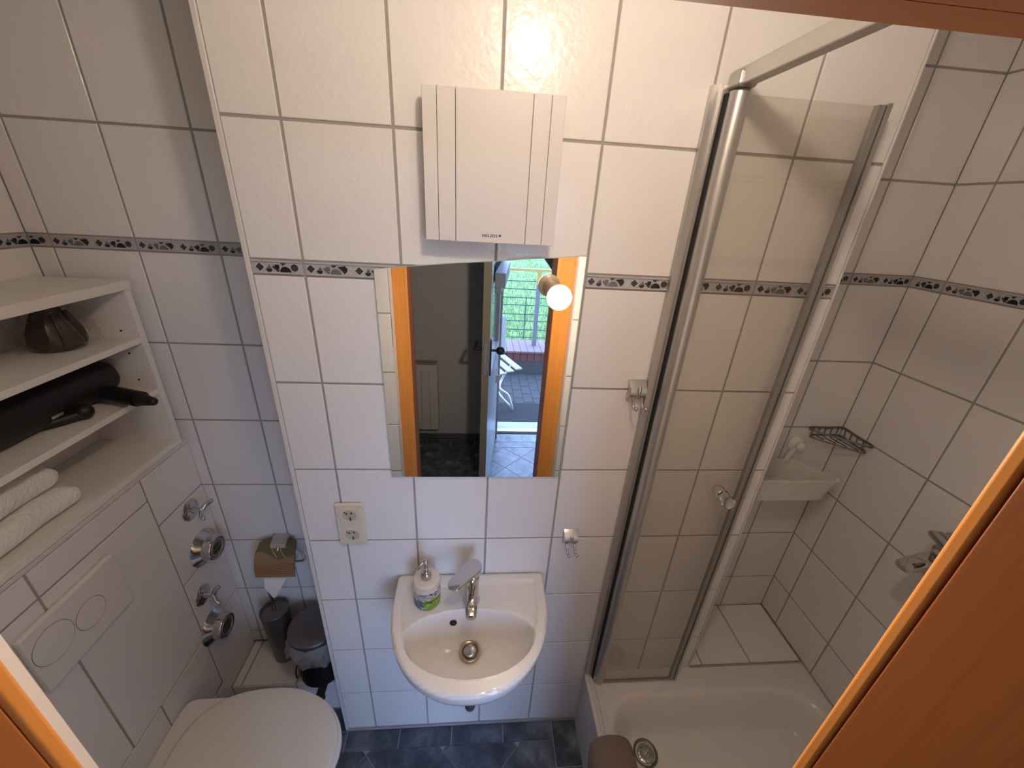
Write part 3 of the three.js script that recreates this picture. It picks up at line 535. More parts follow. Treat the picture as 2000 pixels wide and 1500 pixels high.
{ // white corner caddy hung from a suction hook
  const g = thing('shower_caddy', 'white plastic shower basket hanging from a suction cup', 'shower caddy', [1.12, 1.03, ZR + 0.001]);
  const ring = (k, y) => { const o = [[-0.165 * k, 0.112 * k + 0.01], [-0.155 * k, 0.128 * k + 0.01], [0.11 * k, 0.128 * k + 0.01], [0.126 * k, 0.118 * k + 0.01], [0.128 * k, 0.108 * k + 0.01], [0.062 * k, 0.02], [0.045 * k, 0.008], [-0.035 * k, 0.006], [-0.06 * k, 0.012]]; const r = []; o.forEach((p, i) => { const q = o[(i + 1) % o.length]; for (let s = 0; s < 4; s++) r.push([p[0] + (q[0] - p[0]) * s / 4, y, p[1] + (q[1] - p[1]) * s / 4]); }); return r; };
  mesh('basket', crease(loft([ring(0.82, 0.012), ring(0.9, 0.0), ring(1, 0.088), ring(1.035, 0.091), ring(1.035, 0.095), ring(0.99, 0.096), ring(0.885, 0.006), ring(0.8, 0.006)].map((r) => r.slice().reverse()), true, true), 0.7), M.plastic, g);
  mesh('stem', merge([tube([[0.028, 0.088, 0.008], [0.032, 0.12, 0.010], [0.042, 0.15, 0.014]], 0.010, 16, 10)]), M.plastic, g);
  mesh('suction_cup', merge([lathe([[0.033, 0], [0.034, 0.004], [0.026, 0.009], [0.012, 0.014]], 36).rotateX(Math.PI / 2).translate(0.047, 0.158, 0), lathe([[0.0, 0.034], [0.012, 0.033], [0.017, 0.028], [0.017, 0.02], [0.010, 0.012]], 32).rotateX(Math.PI / 2).translate(0.047, 0.158, 0)]), M.plastic, g);
}
{ // wire basket in the corner
  const g = thing('corner_basket', 'dark metal wire basket in the shower corner', 'shower basket', [XR - 0.001, 1.225, ZR + 0.001]);
  const tri = (y, k, r) => tube([[-0.13 * k, y, 0.004], [-0.06 * k, y, 0.004], [-0.004, y, 0.004], [-0.004, y, 0.06 * k], [-0.004, y, 0.12 * k], [-0.016 * k, y, 0.13 * k], [-0.07 * k, y, 0.085 * k], [-0.138 * k, y, 0.018 * k]], r, 80, 8, true);
  mesh('top_rim', tri(0.032, 1, 0.0038), M.graphite, g);
  mesh('bottom_rim', tri(0.0, 0.9, 0.003), M.graphite, g);
  for (let i = 0; i < 5; i++) { const a = 0.018 + 0.024 * i; mesh('wire', tube([[-a, 0.032, 0.004], [-a - 0.004, 0.012, 0.006], [-a - 0.006, 0.0, 0.012], [-a * 0.95 - 0.004, 0.0, Math.max(0.02, 0.118 - a * 0.95)]], 0.0022, 20, 6), M.graphite, g); if (i < 4) mesh('wire', tube([[-0.004, 0.032, a], [-0.006, 0.012, a + 0.004], [-0.012, 0.0, a + 0.006]], 0.0022, 14, 6), M.graphite, g); }
}
{ // shower mixer half hidden by the door frame
  const g = thing('shower_mixer', 'chrome shower mixer half hidden behind the door casing', 'tap', [XR - 0.0005, 1.135, 0.19]);
  mesh('rosette', lathe([[0.034, 0], [0.033, 0.012], [0.026, 0.03], [0.0, 0.036]], 36).rotateZ(Math.PI / 2).translate(0, 0.005, -0.012), M.chrome, g);
  mesh('mixer_body', merge([cyl(0.026, 0.026, [-0.06, -0.005, 0.0], [-0.06, -0.005, 0.17]), cyl(0.02, 0.02, [-0.02, 0.003, -0.01], [-0.06, -0.003, 0.004])]), M.chrome, g);
  mesh('spout', loft([[0.0, 0.026, 0.016], [-0.05, 0.025, 0.015], [-0.10, 0.022, 0.012], [-0.128, 0.019, 0.010], [-0.134, 0.014, 0.007]].map(([x, w, h]) => Array.from({ length: 20 }, (_, i) => { const t = i / 20 * Math.PI * 2, c = Math.cos(t), q = Math.sin(t); return [-0.045 + x, -0.028 - 0.012 * (x / -0.134) + h * Math.sign(q) * Math.abs(q) ** 0.6, 0.005 + 0.012 * (x / -0.134) + w * Math.sign(c) * Math.abs(c) ** 0.6]; })), true, true), M.chrome, g);
  const l = mesh('lever', rbx(-0.019, 0.019, -0.010, 0.010, -0.075, 0.02, 0.009), M.chrome, g); l.position.set(-0.105, 0.04, 0.055); l.rotation.set(0.12, -0.25, 0);
}

// ------------------------------------------------------------------ left side: shelf unit and what lies in it
{
  const g = thing('shelf_unit', 'open white shelf unit standing on the boxed in cistern', 'shelf', [-1.03, 1.189, 0.2]);
  const o = (x0, x1, y0, y1, z0, z1, r = 0.0015) => rbx(x0 + 1.03, x1 + 1.03, y0 - 1.189, y1 - 1.189, z0 - 0.2, z1 - 0.2, r, 2);
  mesh('top_board', o(-1.1395, -0.918, 1.666, 1.689, -0.234, 0.62), M.melamine, g);
  mesh('bottom_board', o(-1.1395, -0.920, 1.189, 1.208, -0.231, 0.62), M.melamine, g);
  const side = mesh('side_panel', o(-1.1395, -0.920, 1.208, 1.666, -0.231, -0.213), M.melamine, g);
  mesh('side_panel', o(-1.1395, -0.920, 1.208, 1.666, 0.602, 0.62), M.melamine, g);
  mesh('shelf_board', o(-1.136, -0.923, 1.521, 1.537, -0.213, 0.602), M.melamine, g);
  mesh('shelf_board', o(-1.136, -0.923, 1.366, 1.382, -0.213, 0.602), M.melamine, g);
  mesh('back_panel', o(-1.1395, -1.1355, 1.208, 1.666, -0.213, 0.602), M.melamine, g);
  for (const y of [1.555, 1.49, 1.41]) mesh('dowel_hole', new THREE.CylinderGeometry(0.0028, 0.0028, 0.0012, 14).rotateX(Math.PI / 2).translate(-0.965 + 1.03, y - 1.189, -0.2129 - 0.2), M.black, side);
}
{ // brown plastic piece in a clear bag, top shelf
  const g = thing('plastic_nozzle', 'dark brown tapered plastic piece with ridges on the top shelf', 'hair tool', [-1.035, 1.5375, -0.118]);
  const ring = (r, y, f, sx = 1) => Array.from({ length: 24 }, (_, i) => { const a = i / 24 * Math.PI * 2, q = r * (1 + f * Math.cos(a * 6)); return [q * Math.cos(a) * sx, y, q * Math.sin(a)]; });
  mesh('cone', crease(loft([ring(0.045, 0.003, 0), ring(0.05, 0.008, 0.03), ring(0.052, 0.022, 0.05), ring(0.046, 0.045, 0.09), ring(0.033, 0.078, 0.09), ring(0.026, 0.092, 0.06), ring(0.025, 0.098, 0)].map((r) => r.reverse()), true, true), 0.7), M.brown, g);
  for (let i = 0; i < 4; i++) { const a = -0.6 + i * 0.5; mesh('rib', tube([[0.05 * Math.cos(a), 0.012, -0.05 * Math.sin(a)], [0.049 * Math.cos(a), 0.04, -0.049 * Math.sin(a)], [0.031 * Math.cos(a), 0.09, -0.031 * Math.sin(a)]], 0.003, 12, 8), M.brown, g); }
  const bagRings = []; for (let k = 0; k <= 12; k++) { const t = k / 12, y = 0.004 + 0.108 * t, w = 0.066 * (1 - 0.42 * t * t); bagRings.push(Array.from({ length: 40 }, (_, i) => { const a = i / 40 * Math.PI * 2, cr = 0.006 * Math.sin(a * 7 + t * 9) + 0.004 * Math.sin(a * 13 - t * 17); const out = Math.max(0, -Math.sin(a)) ** 3 * 0.045 * (1 - t); return [(w * 0.95 + cr) * Math.cos(a), y + 0.003 * Math.sin(a * 5 + t * 11), (w + cr + out) * Math.sin(a)]; })); }
  const b = mesh('plastic_bag', crease(loft(bagRings.map((r) => r.slice().reverse()), false, true), 0.35), M.bag); b.position.copy(g.position);
  tag(b, 'crumpled clear plastic bag around the dark brown piece', 'plastic bag');
}
{
  const m = mesh('paper_roll', lathe([[0.02, 0], [0.045, 0], [0.05, 0.005], [0.05, 0.09], [0.045, 0.095], [0.02, 0.095], [0.02, 0]], 40), M.paper); m.position.set(-1.075, 1.5375, 0.05);
  tag(m, 'white paper roll at the left end of the top shelf', 'paper roll');
}
{ // hair dryer
  const g = thing('hair_dryer', 'black hair dryer lying on the middle shelf', 'hair dryer', [-1.03, 1.436, -0.02]);
  mesh('barrel', lathe([[0, 0.178], [0.028, 0.176], [0.044, 0.164], [0.052, 0.14], [0.0535, 0.05], [0.0535, -0.16], [0.045, -0.22], [0.04, -0.24], [0, -0.24]].map(([r, y]) => [r, -y]), 40).rotateX(Math.PI / 2), M.black, g);
  const h = mesh('handle', tube([[0.0, -0.03, -0.07], [0.05, -0.03, -0.10], [0.10, -0.034, -0.092], [0.15, -0.036, -0.078]], 0.024, 30, 14).scale(1, 0.8, 1), M.black, g);
  mesh('handle_tip', merge([cyl(0.019, 0.011, [0.148, -0.029, -0.079], [0.185, -0.031, -0.07], 16), sphere(0.011, 0.187, -0.031, -0.0695)]), M.black, h);
  mesh('switch_block', merge([sphere(0.019, 0.066, -0.034, -0.016), tube([[0.02, -0.036, 0.05], [0.04, -0.04, 0.02], [0.066, -0.037, -0.012]], 0.013, 16, 10)]), M.black, g);
  mesh('rating_plate', rbx(0.0465, 0.0500, -0.026, -0.010, 0.012, 0.040, 0.001), M.satin, g);
}
function towel(label, y, z0, len, x0, x1, hgt) {
  const rings = []; // folded towel with soft rounded ends
  for (let k = 0; k <= 40; k++) {
    const q = k / 40, z = z0 + len * (1 - Math.cos(Math.PI * q)) / 2, d = Math.min(z - z0, z0 + len - z), R = hgt * 0.4, e = d < R ? Math.sqrt(Math.max(0.0, 1 - (1 - d / R) ** 2)) : 1, f = 0.9 + 0.1 * e;
    rings.push(Array.from({ length: 40 }, (_, i) => { const a = i / 40 * Math.PI * 2, c = Math.cos(a), s = Math.sin(a), wob = 0.003 * Math.sin(z * 38 + a * 2) * e, Z = (x1 - x0) / 2 * f; return [(x0 + x1) / 2 + Z * Math.sign(c) * Math.abs(c) ** 0.55 + wob * 0.7, y + hgt / 2 * (1 - 0.12 * (1 - e)) + (hgt / 2 * Math.max(0.03, e)) * Math.sign(s) * Math.abs(s) ** 0.5 + (s > -0.3 ? wob : 0), z]; }));
  }
  const m = mesh('towel', crease(loft(rings.map((r) => r.slice().reverse()), true, true), 0.9), M.towel); tag(m, label, 'towel', 'folded towels in the shelf unit'); return m;
}
towel('lower folded white towel on the bottom of the shelf unit', 1.208, 0.052, 0.42, -1.12, -0.95, 0.056);
towel('upper folded white towel lying on another towel', 1.2655, 0.066, 0.40, -1.12, -0.966, 0.066);

// flush plate, valves and meter caps on the cistern box
{
  const g = thing('flush_plate', 'white flush plate with two round buttons above the toilet', 'flush plate', [XB + 0.0005, 0.987, 0.218]);
  mesh('plate', rbx(0, 0.015, -0.082, 0.082, -0.122, 0.104, 0.005, 4), M.plastic, g);
  const button = (y, z, r) => { const b = mesh('button', lathe([[0, 0.0168], [r - 0.001, 0.0165], [r, 0.0155], [r, 0.010]], 48).rotateZ(-Math.PI / 2).translate(0, y, z), M.plastic, g); mesh('gap', new THREE.TorusGeometry(r + 0.0005, 0.0005, 8, 60).rotateY(Math.PI / 2).translate(0.0152, y, z), M.seam, b); };
  button(0.015, 0.058, 0.043); button(-0.003, -0.024, 0.036);
}
const across = (pts, n = 40) => lathe(pts, n).rotateZ(-Math.PI / 2); // axis towards +x
function valve(label, y, z, turn) {
  const g = thing('stop_valve', label, 'valve', [XB + 0.0005, y, z]);
  mesh('rosette', across([[0.036, 0], [0.036, 0.002], [0.028, 0.007], [0.012, 0.009], [0, 0.009]]), M.chrome, g);
  mesh('spindle', across([[0.012, 0.006], [0.009, 0.014], [0.008, 0.03], [0.0105, 0.04], [0, 0.043]]), M.chrome, g);
  const h = mesh('handle', merge([tube([[0.036, 0.0, 0.0], [0.043, 0.004, 0.016], [0.053, 0.003, 0.029]], 0.0072, 16, 12), sphere(0.0072, 0.053, 0.003, 0.029, 12)]), M.chrome, g);
  mesh('handle_arm', merge([tube([[0.036, 0.0, 0.0], [0.043, 0.004, -0.016], [0.053, 0.003, -0.029]], 0.0072, 16, 12), sphere(0.0072, 0.053, 0.003, -0.029, 12)]), M.chrome, h);
  h.rotation.x = turn;
}
valve('small chrome stop valve, topmost on the cistern box', 0.965, -0.174, 0.5);
valve('small chrome stop valve between the two meter caps', 0.653, -0.106, 1.25);
function meter(label, y, z) {
  const g = thing('meter_cap', label, 'water meter', [XB + 0.0005, y, z]);
  mesh('rosette', across([[0.064, 0], [0.064, 0.002], [0.057, 0.008], [0.046, 0.020], [0.043, 0.022]]), M.chrome, g);
  mesh('cap', across([[0.0445, 0.018], [0.0425, 0.042], [0.0405, 0.046], [0.037, 0.048], [0.034, 0.045]]), M.chrome, g);
  const f = mesh('dial', across([[0.0345, 0.0445], [0, 0.0445]]), M.graphite, g);
  mesh('dial_ring', new THREE.TorusGeometry(0.0285, 0.0013, 8, 48).rotateY(Math.PI / 2).translate(0.045, 0, 0), M.satin, f);
  mesh('dial_window', merge([box(0.001, 0.008, 0.026, 0.0452, 0.008, 0), box(0.001, 0.005, 0.034, 0.0452, -0.009, 0)]), M.rubber, f);
}
meter('round chrome water meter cap below the topmost stop valve', 0.803, -0.172);
meter('round chrome water meter cap, lowest fitting on the cistern box', 0.497, -0.104);

// ------------------------------------------------------------------ toilet
{
  const g = thing('toilet', 'wall hung toilet with closed white lid', 'toilet', [XB + 0.001, 0, 0.25]);
  const egg = (s, y, dx = 0, n = 72) => Array.from({ length: n }, (_, i) => { const a = i / n * Math.PI * 2, c = Math.cos(a), q = Math.sin(a), e = c > 0 ? 2.0 : 2.7; return [0.296 + dx + (c > 0 ? 0.238 : 0.241) * s * Math.sign(c) * Math.abs(c) ** (2 / e), y, 0.183 * s * Math.sign(q) * Math.abs(q) ** (2 / (c > 0 ? 2.0 : 2.6))]; });
  const U = (hw, x1, y, n = 72) => Array.from({ length: n }, (_, i) => { const a = i / n * Math.PI * 2, c = Math.cos(a), q = Math.sin(a); return [c > 0 ? 0.2 + (x1 - 0.2) * c ** 0.9 : 0.2 + 0.2 * Math.sign(c) * Math.abs(c) ** 0.12, y, hw * Math.sign(q) * Math.abs(q) ** (c > 0 ? 0.9 : 0.25)]; });
  mesh('bowl', crease(loft([U(0.10, 0.30, 0.12), U(0.12, 0.36, 0.16), U(0.145, 0.45, 0.24), U(0.165, 0.50, 0.32), U(0.174, 0.522, 0.37), U(0.176, 0.526, 0.392), U(0.172, 0.522, 0.398)].map((r) => r.slice().reverse()), true, true), 0.7), M.ceramic, g);
  mesh('seat', crease(loft([egg(0.985, 0.399), egg(1.0, 0.402), egg(1.0, 0.412), egg(0.985, 0.414)].map((r) => r.slice().reverse()), true, true), 0.6), M.lid, g);
  mesh('lid', crease(loft([egg(0.965, 0.4145, -0.004), egg(0.982, 0.417, -0.004), egg(0.984, 0.424, -0.004), egg(0.975, 0.4285, -0.004), egg(0.94, 0.4305, -0.004), egg(0.6, 0.432, -0.004)].map((r) => r.slice().reverse()), true, true), 0.9), M.lid, g);
}
// toilet paper holder, brush, bin
{
  const g = thing('paper_holder', 'toilet paper holder with metal clip and brown patterned cover', 'paper holder', [-0.70, 0.76, ZN + 0.001]);
  mesh('bracket', crease(loft([-0.026, 0.026].map((x) => [[x, 0.022, 0.0], [x, 0.022, 0.02], [x, 0.012, 0.042], [x, -0.012, 0.056], [x, -0.03, 0.06], [x, -0.032, 0.054], [x, -0.014, 0.05], [x, 0.004, 0.036], [x, 0.008, 0.0]]), true, true), 0.3), M.satin, g);
  mesh('emblem', new THREE.SphereGeometry(1, 20, 12).scale(0.004, 0.014, 0.002).rotateX(-0.6).translate(0, 0.0, 0.0515), M.chrome, g);
  const cv = document.createElement('canvas'); cv.width = cv.height = 256; const c = cv.getContext('2d');
  c.fillStyle = '#6c5f42'; c.fillRect(0, 0, 256, 256);
  c.fillStyle = '#8d7858'; c.beginPath(); c.moveTo(0, 112); c.bezierCurveTo(60, 96, 110, 150, 150, 160); c.lineTo(256, 128); c.lineTo(256, 256); c.lineTo(0, 256); c.fill();
  c.fillStyle = '#9a7250'; c.beginPath(); c.moveTo(0, 160); c.bezierCurveTo(40, 150, 80, 205, 150, 172); c.bezierCurveTo(190, 150, 220, 138, 256, 140); c.lineTo(256, 256); c.lineTo(0, 256); c.fill();
  c.strokeStyle = '#b9a77e'; c.lineWidth = 5; for (const x of [98, 152]) { c.beginPath(); c.moveTo(x, 60); c.bezierCurveTo(x - 4, 100, x + 20, 120, x + 46, 146); c.stroke(); }
  c.strokeStyle = 'rgba(90,52,30,0.6)'; c.lineWidth = 3; for (let i = 0; i < 6; i++) { c.beginPath(); c.moveTo(0, 190 + i * 11); c.bezierCurveTo(80, 200 + i * 9, 150, 180 + i * 12, 256, 186 + i * 11); c.stroke(); }
  const t = new THREE.CanvasTexture(cv); t.colorSpace = THREE.SRGBColorSpace;
  const prof = [[0.014, 0.012], [0.010, 0.03], [-0.006, 0.058], [-0.03, 0.078], [-0.06, 0.09], [-0.092, 0.094]];
    const curve = new THREE.CatmullRomCurve3(prof.map(([y, z]) => V(0, y, z)));
  const top = (x, off) => Array.from({ length: 12 }, (_, k) => { const e = Math.abs((x + 0.004) / 0.068), t0 = 0.42 * Math.max(0, 1 - Math.sqrt(Math.max(0, 1 - e ** 4))), q = curve.getPoint(t0 + (1 - t0) * k / 11); return [x, q.y + off, q.z - Math.abs(off) * 0.6]; });
  const N = 28, rings = []; for (let i = 0; i <= N; i++) { const x = -0.072 + 0.136 * i / N; rings.push([...top(x, 0), ...top(x, -0.003).reverse()]); }
  const cg = loft(rings, true, true); { const p = cg.attributes.position, u = cg.attributes.uv; for (let i = 0; i < p.count; i++) u.setXY(i, (p.getX(i) + 0.072) / 0.136, 1 - (0.02 - p.getY(i) + p.getZ(i)) / 0.2); }
  mesh('cover', crease(cg, 0.5), S({ map: t, roughness: 0.6, name: 'patterned_cover' }), g);
  mesh('roll_arm', tube([[0.02, 0.005, 0.02], [0.05, -0.01, 0.03], [0.085, -0.045, 0.05], [0.08, -0.06, 0.05], [-0.05, -0.06, 0.05]], 0.004, 40, 10), M.satin, g);
  const r = mesh('toilet_roll', merge([lathe([[0.018, -0.05], [0.034, -0.05], [0.036, -0.048], [0.036, 0.048], [0.034, 0.05], [0.018, 0.05], [0.018, -0.05]], 40).rotateZ(Math.PI / 2), crease(loft([[[-0.048, 0, 0.034], [0.04, 0, 0.034], [0.04, 0, 0.036], [-0.048, 0, 0.036]], [[-0.048, -0.055, 0.035], [0.03, -0.055, 0.035], [0.03, -0.055, 0.0365], [-0.048, -0.055, 0.0365]], [[-0.045, -0.085, 0.05], [0.012, -0.085, 0.05], [0.012, -0.085, 0.0516], [-0.045, -0.085, 0.0516]], [[-0.026, -0.135, 0.05], [-0.016, -0.135, 0.05], [-0.016, -0.135, 0.0515], [-0.026, -0.135, 0.0515]]].map((q) => q.slice().reverse()), true, true), 0.3)]), M.paper);
  r.position.set(-0.705, 0.70, ZN + 0.045);
  tag(r, 'white toilet roll with its end folded to a point', 'toilet roll');
}
{
  const g = thing('toilet_brush', 'toilet brush in a grey metal holder beside the bin', 'toilet brush', [-0.765, 0.1785, -0.196]);
  mesh('holder', lathe([[0, 0], [0.040, 0], [0.0415, 0.003], [0.050, 0.268], [0.0505, 0.272], [0.048, 0.272], [0.046, 0.262]], 40), M.graphite, g);
  mesh('lid_plate', lathe([[0.046, 0.262], [0.012, 0.264], [0, 0.264]], 36), M.graphite, g);
  mesh('handle', merge([cyl(0.0068, 0.0068, [0, 0.264, 0.0], [0.002, 0.385, 0.0]), sphere(0.0095, 0.002, 0.388, 0)]), M.steel, g);
}
{
  const g = thing('pedal_bin', 'small pedal bin with grey lid and clear bag hanging out', 'bin', [-0.598, 0.1785, -0.138]);
  mesh('bucket', lathe([[0, 0], [0.078, 0], [0.08, 0.004], [0.083, 0.12], [0.084, 0.235], [0.08, 0.235]], 44), M.black, g);
  mesh('lid', lathe([[0.088, 0.238], [0.0905, 0.242], [0.0905, 0.256], [0.088, 0.261], [0.06, 0.265], [0, 0.266]], 48), M.graphite, g);
  const rings = []; for (let k = 0; k <= 10; k++) { const t = k / 10; rings.push(Array.from({ length: 60 }, (_, i) => { const a = i / 60 * Math.PI * 2, c = 0.0035 * Math.sin(a * 9 + t * 5) + 0.002 * Math.sin(a * 17 - t * 9), drop = 0.085 + 0.025 * Math.sin(a * 2 + 0.6) + 0.01 * Math.sin(a * 5); return [(0.0885 + 0.016 * Math.sin(t * Math.PI * 0.7) + c * (0.4 + 1.6 * t)) * Math.cos(a), 0.238 - drop * t, (0.0885 + 0.016 * Math.sin(t * Math.PI * 0.7) + c * (0.4 + 1.6 * t)) * Math.sin(a)]; })); }
  mesh('bin_bag', crease(loft(rings.map((r) => r.slice().reverse())), 0.4), M.binBag, g);
  mesh('pedal', merge([box(0.03, 0.006, 0.05, 0.028, 0.012, 0.098), rbx(0.01, 0.046, -0.002, 0.014, 0.108, 0.128, 0.002)]), M.rubber, g);
  mesh('wire_handle', tube([[-0.085, 0.06, 0.02], [-0.088, 0.03, 0.035], [-0.084, 0.006, 0.045]], 0.0022, 12, 8), M.rubber, g);
}

// ------------------------------------------------------------------ hall and outdoors (seen in the mirror)
const ZH = 2.14, DL = 0.16, DR = 1.08, DT = 2.05;
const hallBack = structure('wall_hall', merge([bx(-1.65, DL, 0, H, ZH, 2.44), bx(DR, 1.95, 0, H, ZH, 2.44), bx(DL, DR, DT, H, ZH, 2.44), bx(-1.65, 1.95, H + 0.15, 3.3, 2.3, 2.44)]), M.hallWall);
mesh('skirting', merge([bx(-1.5, DL - 0.06, 0, 0.06, ZH - 0.01, ZH), bx(DR + 0.06, 1.85, 0, 0.06, ZH - 0.01, ZH)]), M.slate, hallBack);
structure('wall_hall_left', bx(-1.65, -1.5, 0, H, 0.84, 2.2), M.hallWall);
structure('wall_hall_right', bx(1.8, 1.95, 0, H, 0.84, 2.2), M.hallWall);
{
  const f = structureGroup('door_2'); f.userData.label = 'grey front door standing open, seen in the mirror';
  mesh('frame', merge([bx(DL, DL + 0.025, 0, DT, 2.16, 2.28), bx(DR - 0.05, DR, 0, DT, 2.16, 2.28), bx(DL, DR, DT - 0.05, DT, 2.16, 2.28)]), M.doorPaint, f);
  mesh('threshold', merge([rbx(DL, DR, -0.005, 0.012, 2.262, 2.315, 0.004)]), S({ color: rgb(0.5, 0.5, 0.5), metalness: 0.5, roughness: 0.4, name: 'threshold' }), f);
  mesh('threshold_seal', bx(DL, DR, -0.002, 0.006, 2.235, 2.262), M.rubber, f);
  const leaf = new THREE.Group(); leaf.name = 'leaf'; leaf.position.set(DL + 0.012, 0, 2.19); leaf.rotation.y = 0.115; f.add(leaf);
  const w = 0.93, t = 0.042; // runs towards -z from the hinge; its outer face looks to +x
  mesh('leaf_body', merge([bx(-t, 0, 0.012, 0.95, -w, 0), bx(-t, 0, 0.95, 1.92, -w, -w + 0.12), bx(-t, 0, 0.95, 1.92, -0.12, 0), bx(-t, 0, 1.92, 1.99, -w, 0)]), M.doorPaint, leaf);
  mesh('window_pane', bx(-t * 0.6, -t * 0.4, 0.95, 1.92, -w + 0.12, -0.12), P({ color: rgb(0.2, 0.21, 0.22), transmission: 0.6, roughness: 0.1, thickness: 0, name: 'dark_glass' }), leaf);
  mesh('leaf_edge', bx(-t - 0.0005, 0.0005, 0.012, 1.99, -w - 0.006, -w), M.doorEdge, leaf);
  mesh('ledge', merge([rbx(0, 0.062, 1.475, 1.56, -0.72, -0.16, 0.004), rbx(0, 0.04, 1.435, 1.48, -0.70, -0.18, 0.004)]), S({ color: rgb(0.22, 0.23, 0.27), roughness: 0.5, name: 'ledge_grey' }), leaf);
  mesh('door_handle', merge([rbx(-t - 0.008, -t, 0.98, 1.21, -w + 0.035, -w + 0.07, 0.003), cyl(0.008, 0.008, [-t, 1.14, -w + 0.052], [-t - 0.05, 1.14, -w + 0.052], 14), cyl(0.009, 0.008, [-t - 0.05, 1.14, -w + 0.052], [-t - 0.052, 1.15, -w + 0.17], 14)]), M.black, leaf);
  mesh('door_handle', merge([rbx(0, 0.008, 0.98, 1.21, -w + 0.035, -w + 0.07, 0.003), cyl(0.008, 0.008, [0, 1.14, -w + 0.052], [0.05, 1.14, -w + 0.052], 14), sphere(0.026, 0.06, 1.14, -w + 0.055)]), M.black, leaf);
  mesh('lock_plate', bx(-t * 0.7, -t * 0.3, 1.0, 1.2, -w - 0.0075, -w - 0.005), M.steel, leaf);
  mesh('key', merge([new THREE.TorusGeometry(0.018, 0.0016, 8, 28).rotateY(1.0).translate(0.05, 1.0, -w + 0.06), rbx(0.038, 0.062, 0.93, 0.982, -w + 0.056, -w + 0.062, 0.002)]), M.satin, leaf);
}
{
  const g = thing('radiator', 'white ribbed radiator on the hall wall reflected in the mirror', 'radiator', [-0.72, 0.14, ZH - 0.075]);
  mesh('panel', rbx(-0.4, 0.395, 0, 0.60, 0.0, 0.016, 0.004), M.radiator, g);
  for (let i = 0; i < 12; i++) mesh('rib', rbx(-0.385 + i * 0.065, -0.345 + i * 0.065, 0.035, 0.55, -0.010, 0.006, 0.007), M.radiator, g);
  mesh('top_grille', rbx(-0.4, 0.395, 0.596, 0.612, -0.006, 0.06, 0.003), S({ color: rgb(0.3, 0.27, 0.2), roughness: 0.6, name: 'grille' }), g);
  mesh('side_cover', rbx(0.392, 0.40, 0, 0.61, -0.004, 0.062, 0.003), M.radiator, g);
}
// porch
const YO = -0.05;
const ground = structure('porch_base', bx(-3, 4, YO - 0.2, YO - 0.006, 2.44, 3.8), M.concrete);
for (let c = -3; c < 12; c++) for (let k = -1; k < 7; k++) { const x0 = -0.008 + c * 0.105, z0 = 2.46 + k * 0.21 + (c % 2 ? 0.105 : 0), z1 = Math.min(3.775, z0 + 0.21), s = Math.max(2.45, z0); if (z1 - s < 0.03) continue; const m = mesh('paver', new RoundedBoxGeometry(0.099, 0.02, z1 - s - 0.006, 1, 0.003), M.paver, ground); m.position.set(x0 + 0.0525, YO - 0.01, (s + z1) / 2); }
{ const m = mesh('door_mat', rbx(0.02, 1.25, YO, YO + 0.018, 2.46, 2.93, 0.006), M.mat); tag(m, 'dark grey door mat outside the front door', 'door mat'); }
const low = structure('low_wall', bx(-3, 4, YO - 0.3, 0.128, 3.78, 4.24), M.concrete);
for (let i = -4; i < 16; i++) { const x = 0.005 + i * 0.088; const b = mesh('brick', new RoundedBoxGeometry(0.078, 0.108, 0.05, 1, 0.003), M.brick, low); b.position.set(x + 0.044, 0.182, 3.802); const t = mesh('coping_tile', new RoundedBoxGeometry(0.085, 0.026, 0.475, 1, 0.004), M.coping, low); t.position.set(x + 0.05, 0.249, 4.005); }
mesh('mortar', bx(-3, 4, 0.128, 0.237, 3.782, 4.23), M.concrete, low);
{
  const g = thing('railing', 'metal balustrade of green bars on the low brick wall', 'railing', [0.73, 0.262, 4.03]);
  mesh('top_rail', bx(-2.6, 3, 0.945, 0.975, -0.02, 0.02), M.railYellow, g);
  for (const x of [-1.5, 0, 1.5]) mesh('post', merge([bx(x - 0.026, x + 0.026, 0, 0.80, -0.026, 0.026)]), M.railGrey, g);
  for (const x of [-1.5, 0, 1.5]) mesh('post_head', bx(x - 0.026, x + 0.026, 0.80, 0.95, -0.026, 0.026), M.railYellow, g);
  for (const y of [1.08, 0.981, 0.8755, 0.781, 0.664, 0.577, 0.461, 0.357]) mesh('bar', cyl(0.006, 0.006, [-2.6, y - 0.262, 0.03], [3, y - 0.262, 0.03], 8), M.railGreen, g);
  mesh('stay', cyl(0.007, 0.007, [-0.137, 0.07, 0.045], [-0.137, 0.63, 0.045], 8), M.railGreen, g);
}
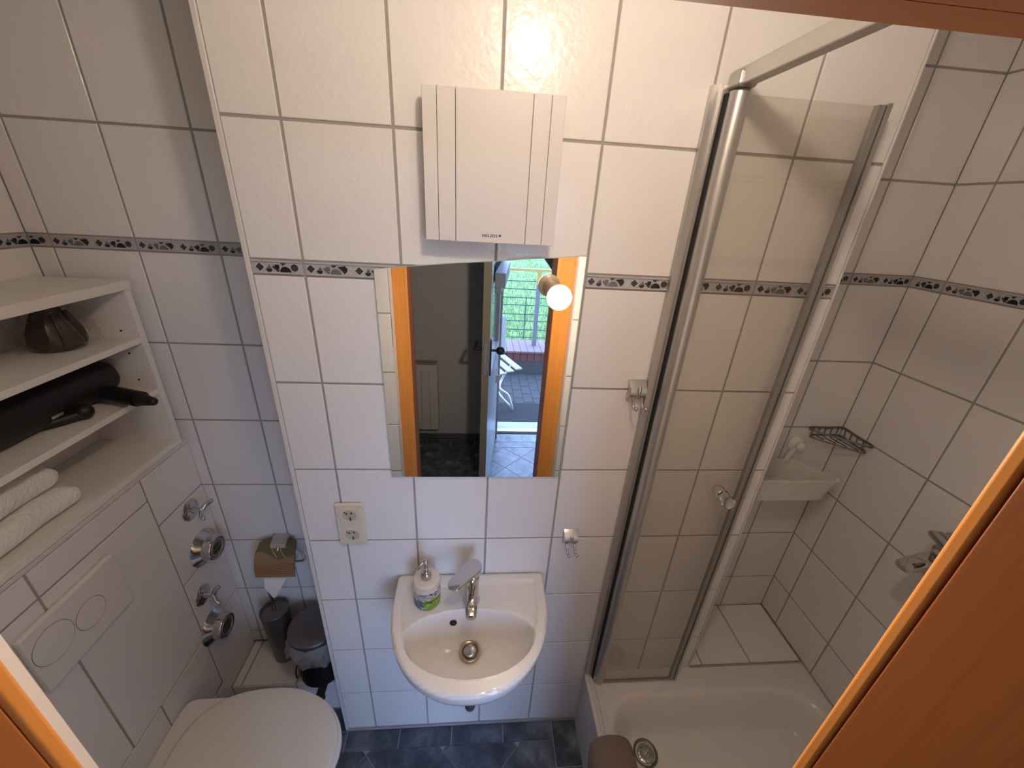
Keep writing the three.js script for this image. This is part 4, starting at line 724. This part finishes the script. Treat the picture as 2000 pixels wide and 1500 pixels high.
{
  const g = thing('garden_chair', 'slatted garden chair with bent metal legs on the paving', 'chair', [0.3, YO, 2.95]);
  for (let i = 0; i < 4; i++) { const m = mesh('slat', new RoundedBoxGeometry(0.072, 0.018, 0.43, 2, 0.006), M.slatWhite, g); m.position.set(0.044 - 0.088 * i, 0.452 - 0.004 * i, 0.08 - 0.062 * i); m.rotation.y = -0.385; }
  for (let i = 0; i < 3; i++) { const m = mesh('back_slat', new RoundedBoxGeometry(0.06, 0.40, 0.016, 2, 0.006), M.slatWhite, g); m.position.set(-0.03 - 0.088 * i, 0.68, 0.33 - 0.05 * i); m.rotation.set(0.12, -0.385, 0); }
  for (const [dx, dz] of [[0, 0], [-0.26, -0.13]]) {
    mesh('leg', tube([[0.05 + dx, 0.44, 0.02 + dz], [-0.05 + dx, 0.30, -0.06 + dz], [-0.07 + dx, 0.25, -0.14 + dz], [0.017 + dx, 0.185, -0.17 + dz], [0.052 + dx, 0.10, -0.185 + dz], [0.07 + dx, 0.03, -0.193 + dz]], 0.012, 40, 10), M.satin, g);
    mesh('leg', tube([[-0.16 + dx, 0.44, 0.24 + dz], [-0.08 + dx, 0.183, -0.1 + dz], [0.046 + dx, 0.06, -0.185 + dz], [0.07 + dx, 0.03, -0.193 + dz]], 0.011, 30, 10), M.satin, g);
    mesh('leg', tube([[-0.12 + dx, 0.44, 0.26 + dz], [-0.15 + dx, 0.22, 0.30 + dz], [-0.17 + dx, 0.012, 0.34 + dz]], 0.011, 20, 10), M.satin, g);
  }
}
{
  const m = mesh('porch_brace', new THREE.ExtrudeGeometry(new THREE.Shape([[0.48, 1.62], [0.48, 1.585], [0.585, 1.455], [0.612, 1.42], [0.72, 1.40], [0.72, 1.62]].reverse().map((p) => new THREE.Vector2(...p))), { depth: 0.05, bevelEnabled: true, bevelSize: 0.004, bevelThickness: 0.004 }).translate(0.02, 0, 2.5), M.darkWood);
  tag(m, 'dark brown wooden brace beside the front door in the mirror', 'brace');
}
structure('lawn', bx(-25, 25, -0.6, -0.32, 4.24, 45), M.grass);
{ const g = scene.getObjectByName('lawn').geometry, p = g.attributes.position, u = g.attributes.uv; for (let i = 0; i < p.count; i++) u.setXY(i, p.getX(i) / 2.2, p.getZ(i) / 2.2); }
{
  const blade = new THREE.ConeGeometry(0.006, 0.09, 3).translate(0, 0.045, 0), n = 9000, im = new THREE.InstancedMesh(blade, S({ color: rgb(0.115, 0.17, 0.055), roughness: 1, name: 'grass_blade' }), n), q = new THREE.Object3D();
  for (let i = 0; i < n; i++) { const z = 4.4 + 14 * rnd() ** 1.5; q.position.set((rnd() * 1.3 - 0.1) * (0.6 + z * 0.22), -0.32, z); q.rotation.set(rnd() * 0.7 - 0.35, rnd() * 6, rnd() * 0.7 - 0.35); q.scale.setScalar(0.6 + rnd()); q.updateMatrix(); im.setMatrixAt(i, q.matrix); im.setColorAt(i, rgb(0.7 + rnd() * 0.9, 0.8 + rnd() * 0.5, 0.6 + rnd() * 0.9)); }
  im.name = 'grass_blades'; im.userData.kind = 'stuff'; tag(im, 'loose grass blades on the lawn beyond the railing', 'grass'); scene.add(im);
}
renderer.render(scene, camera);
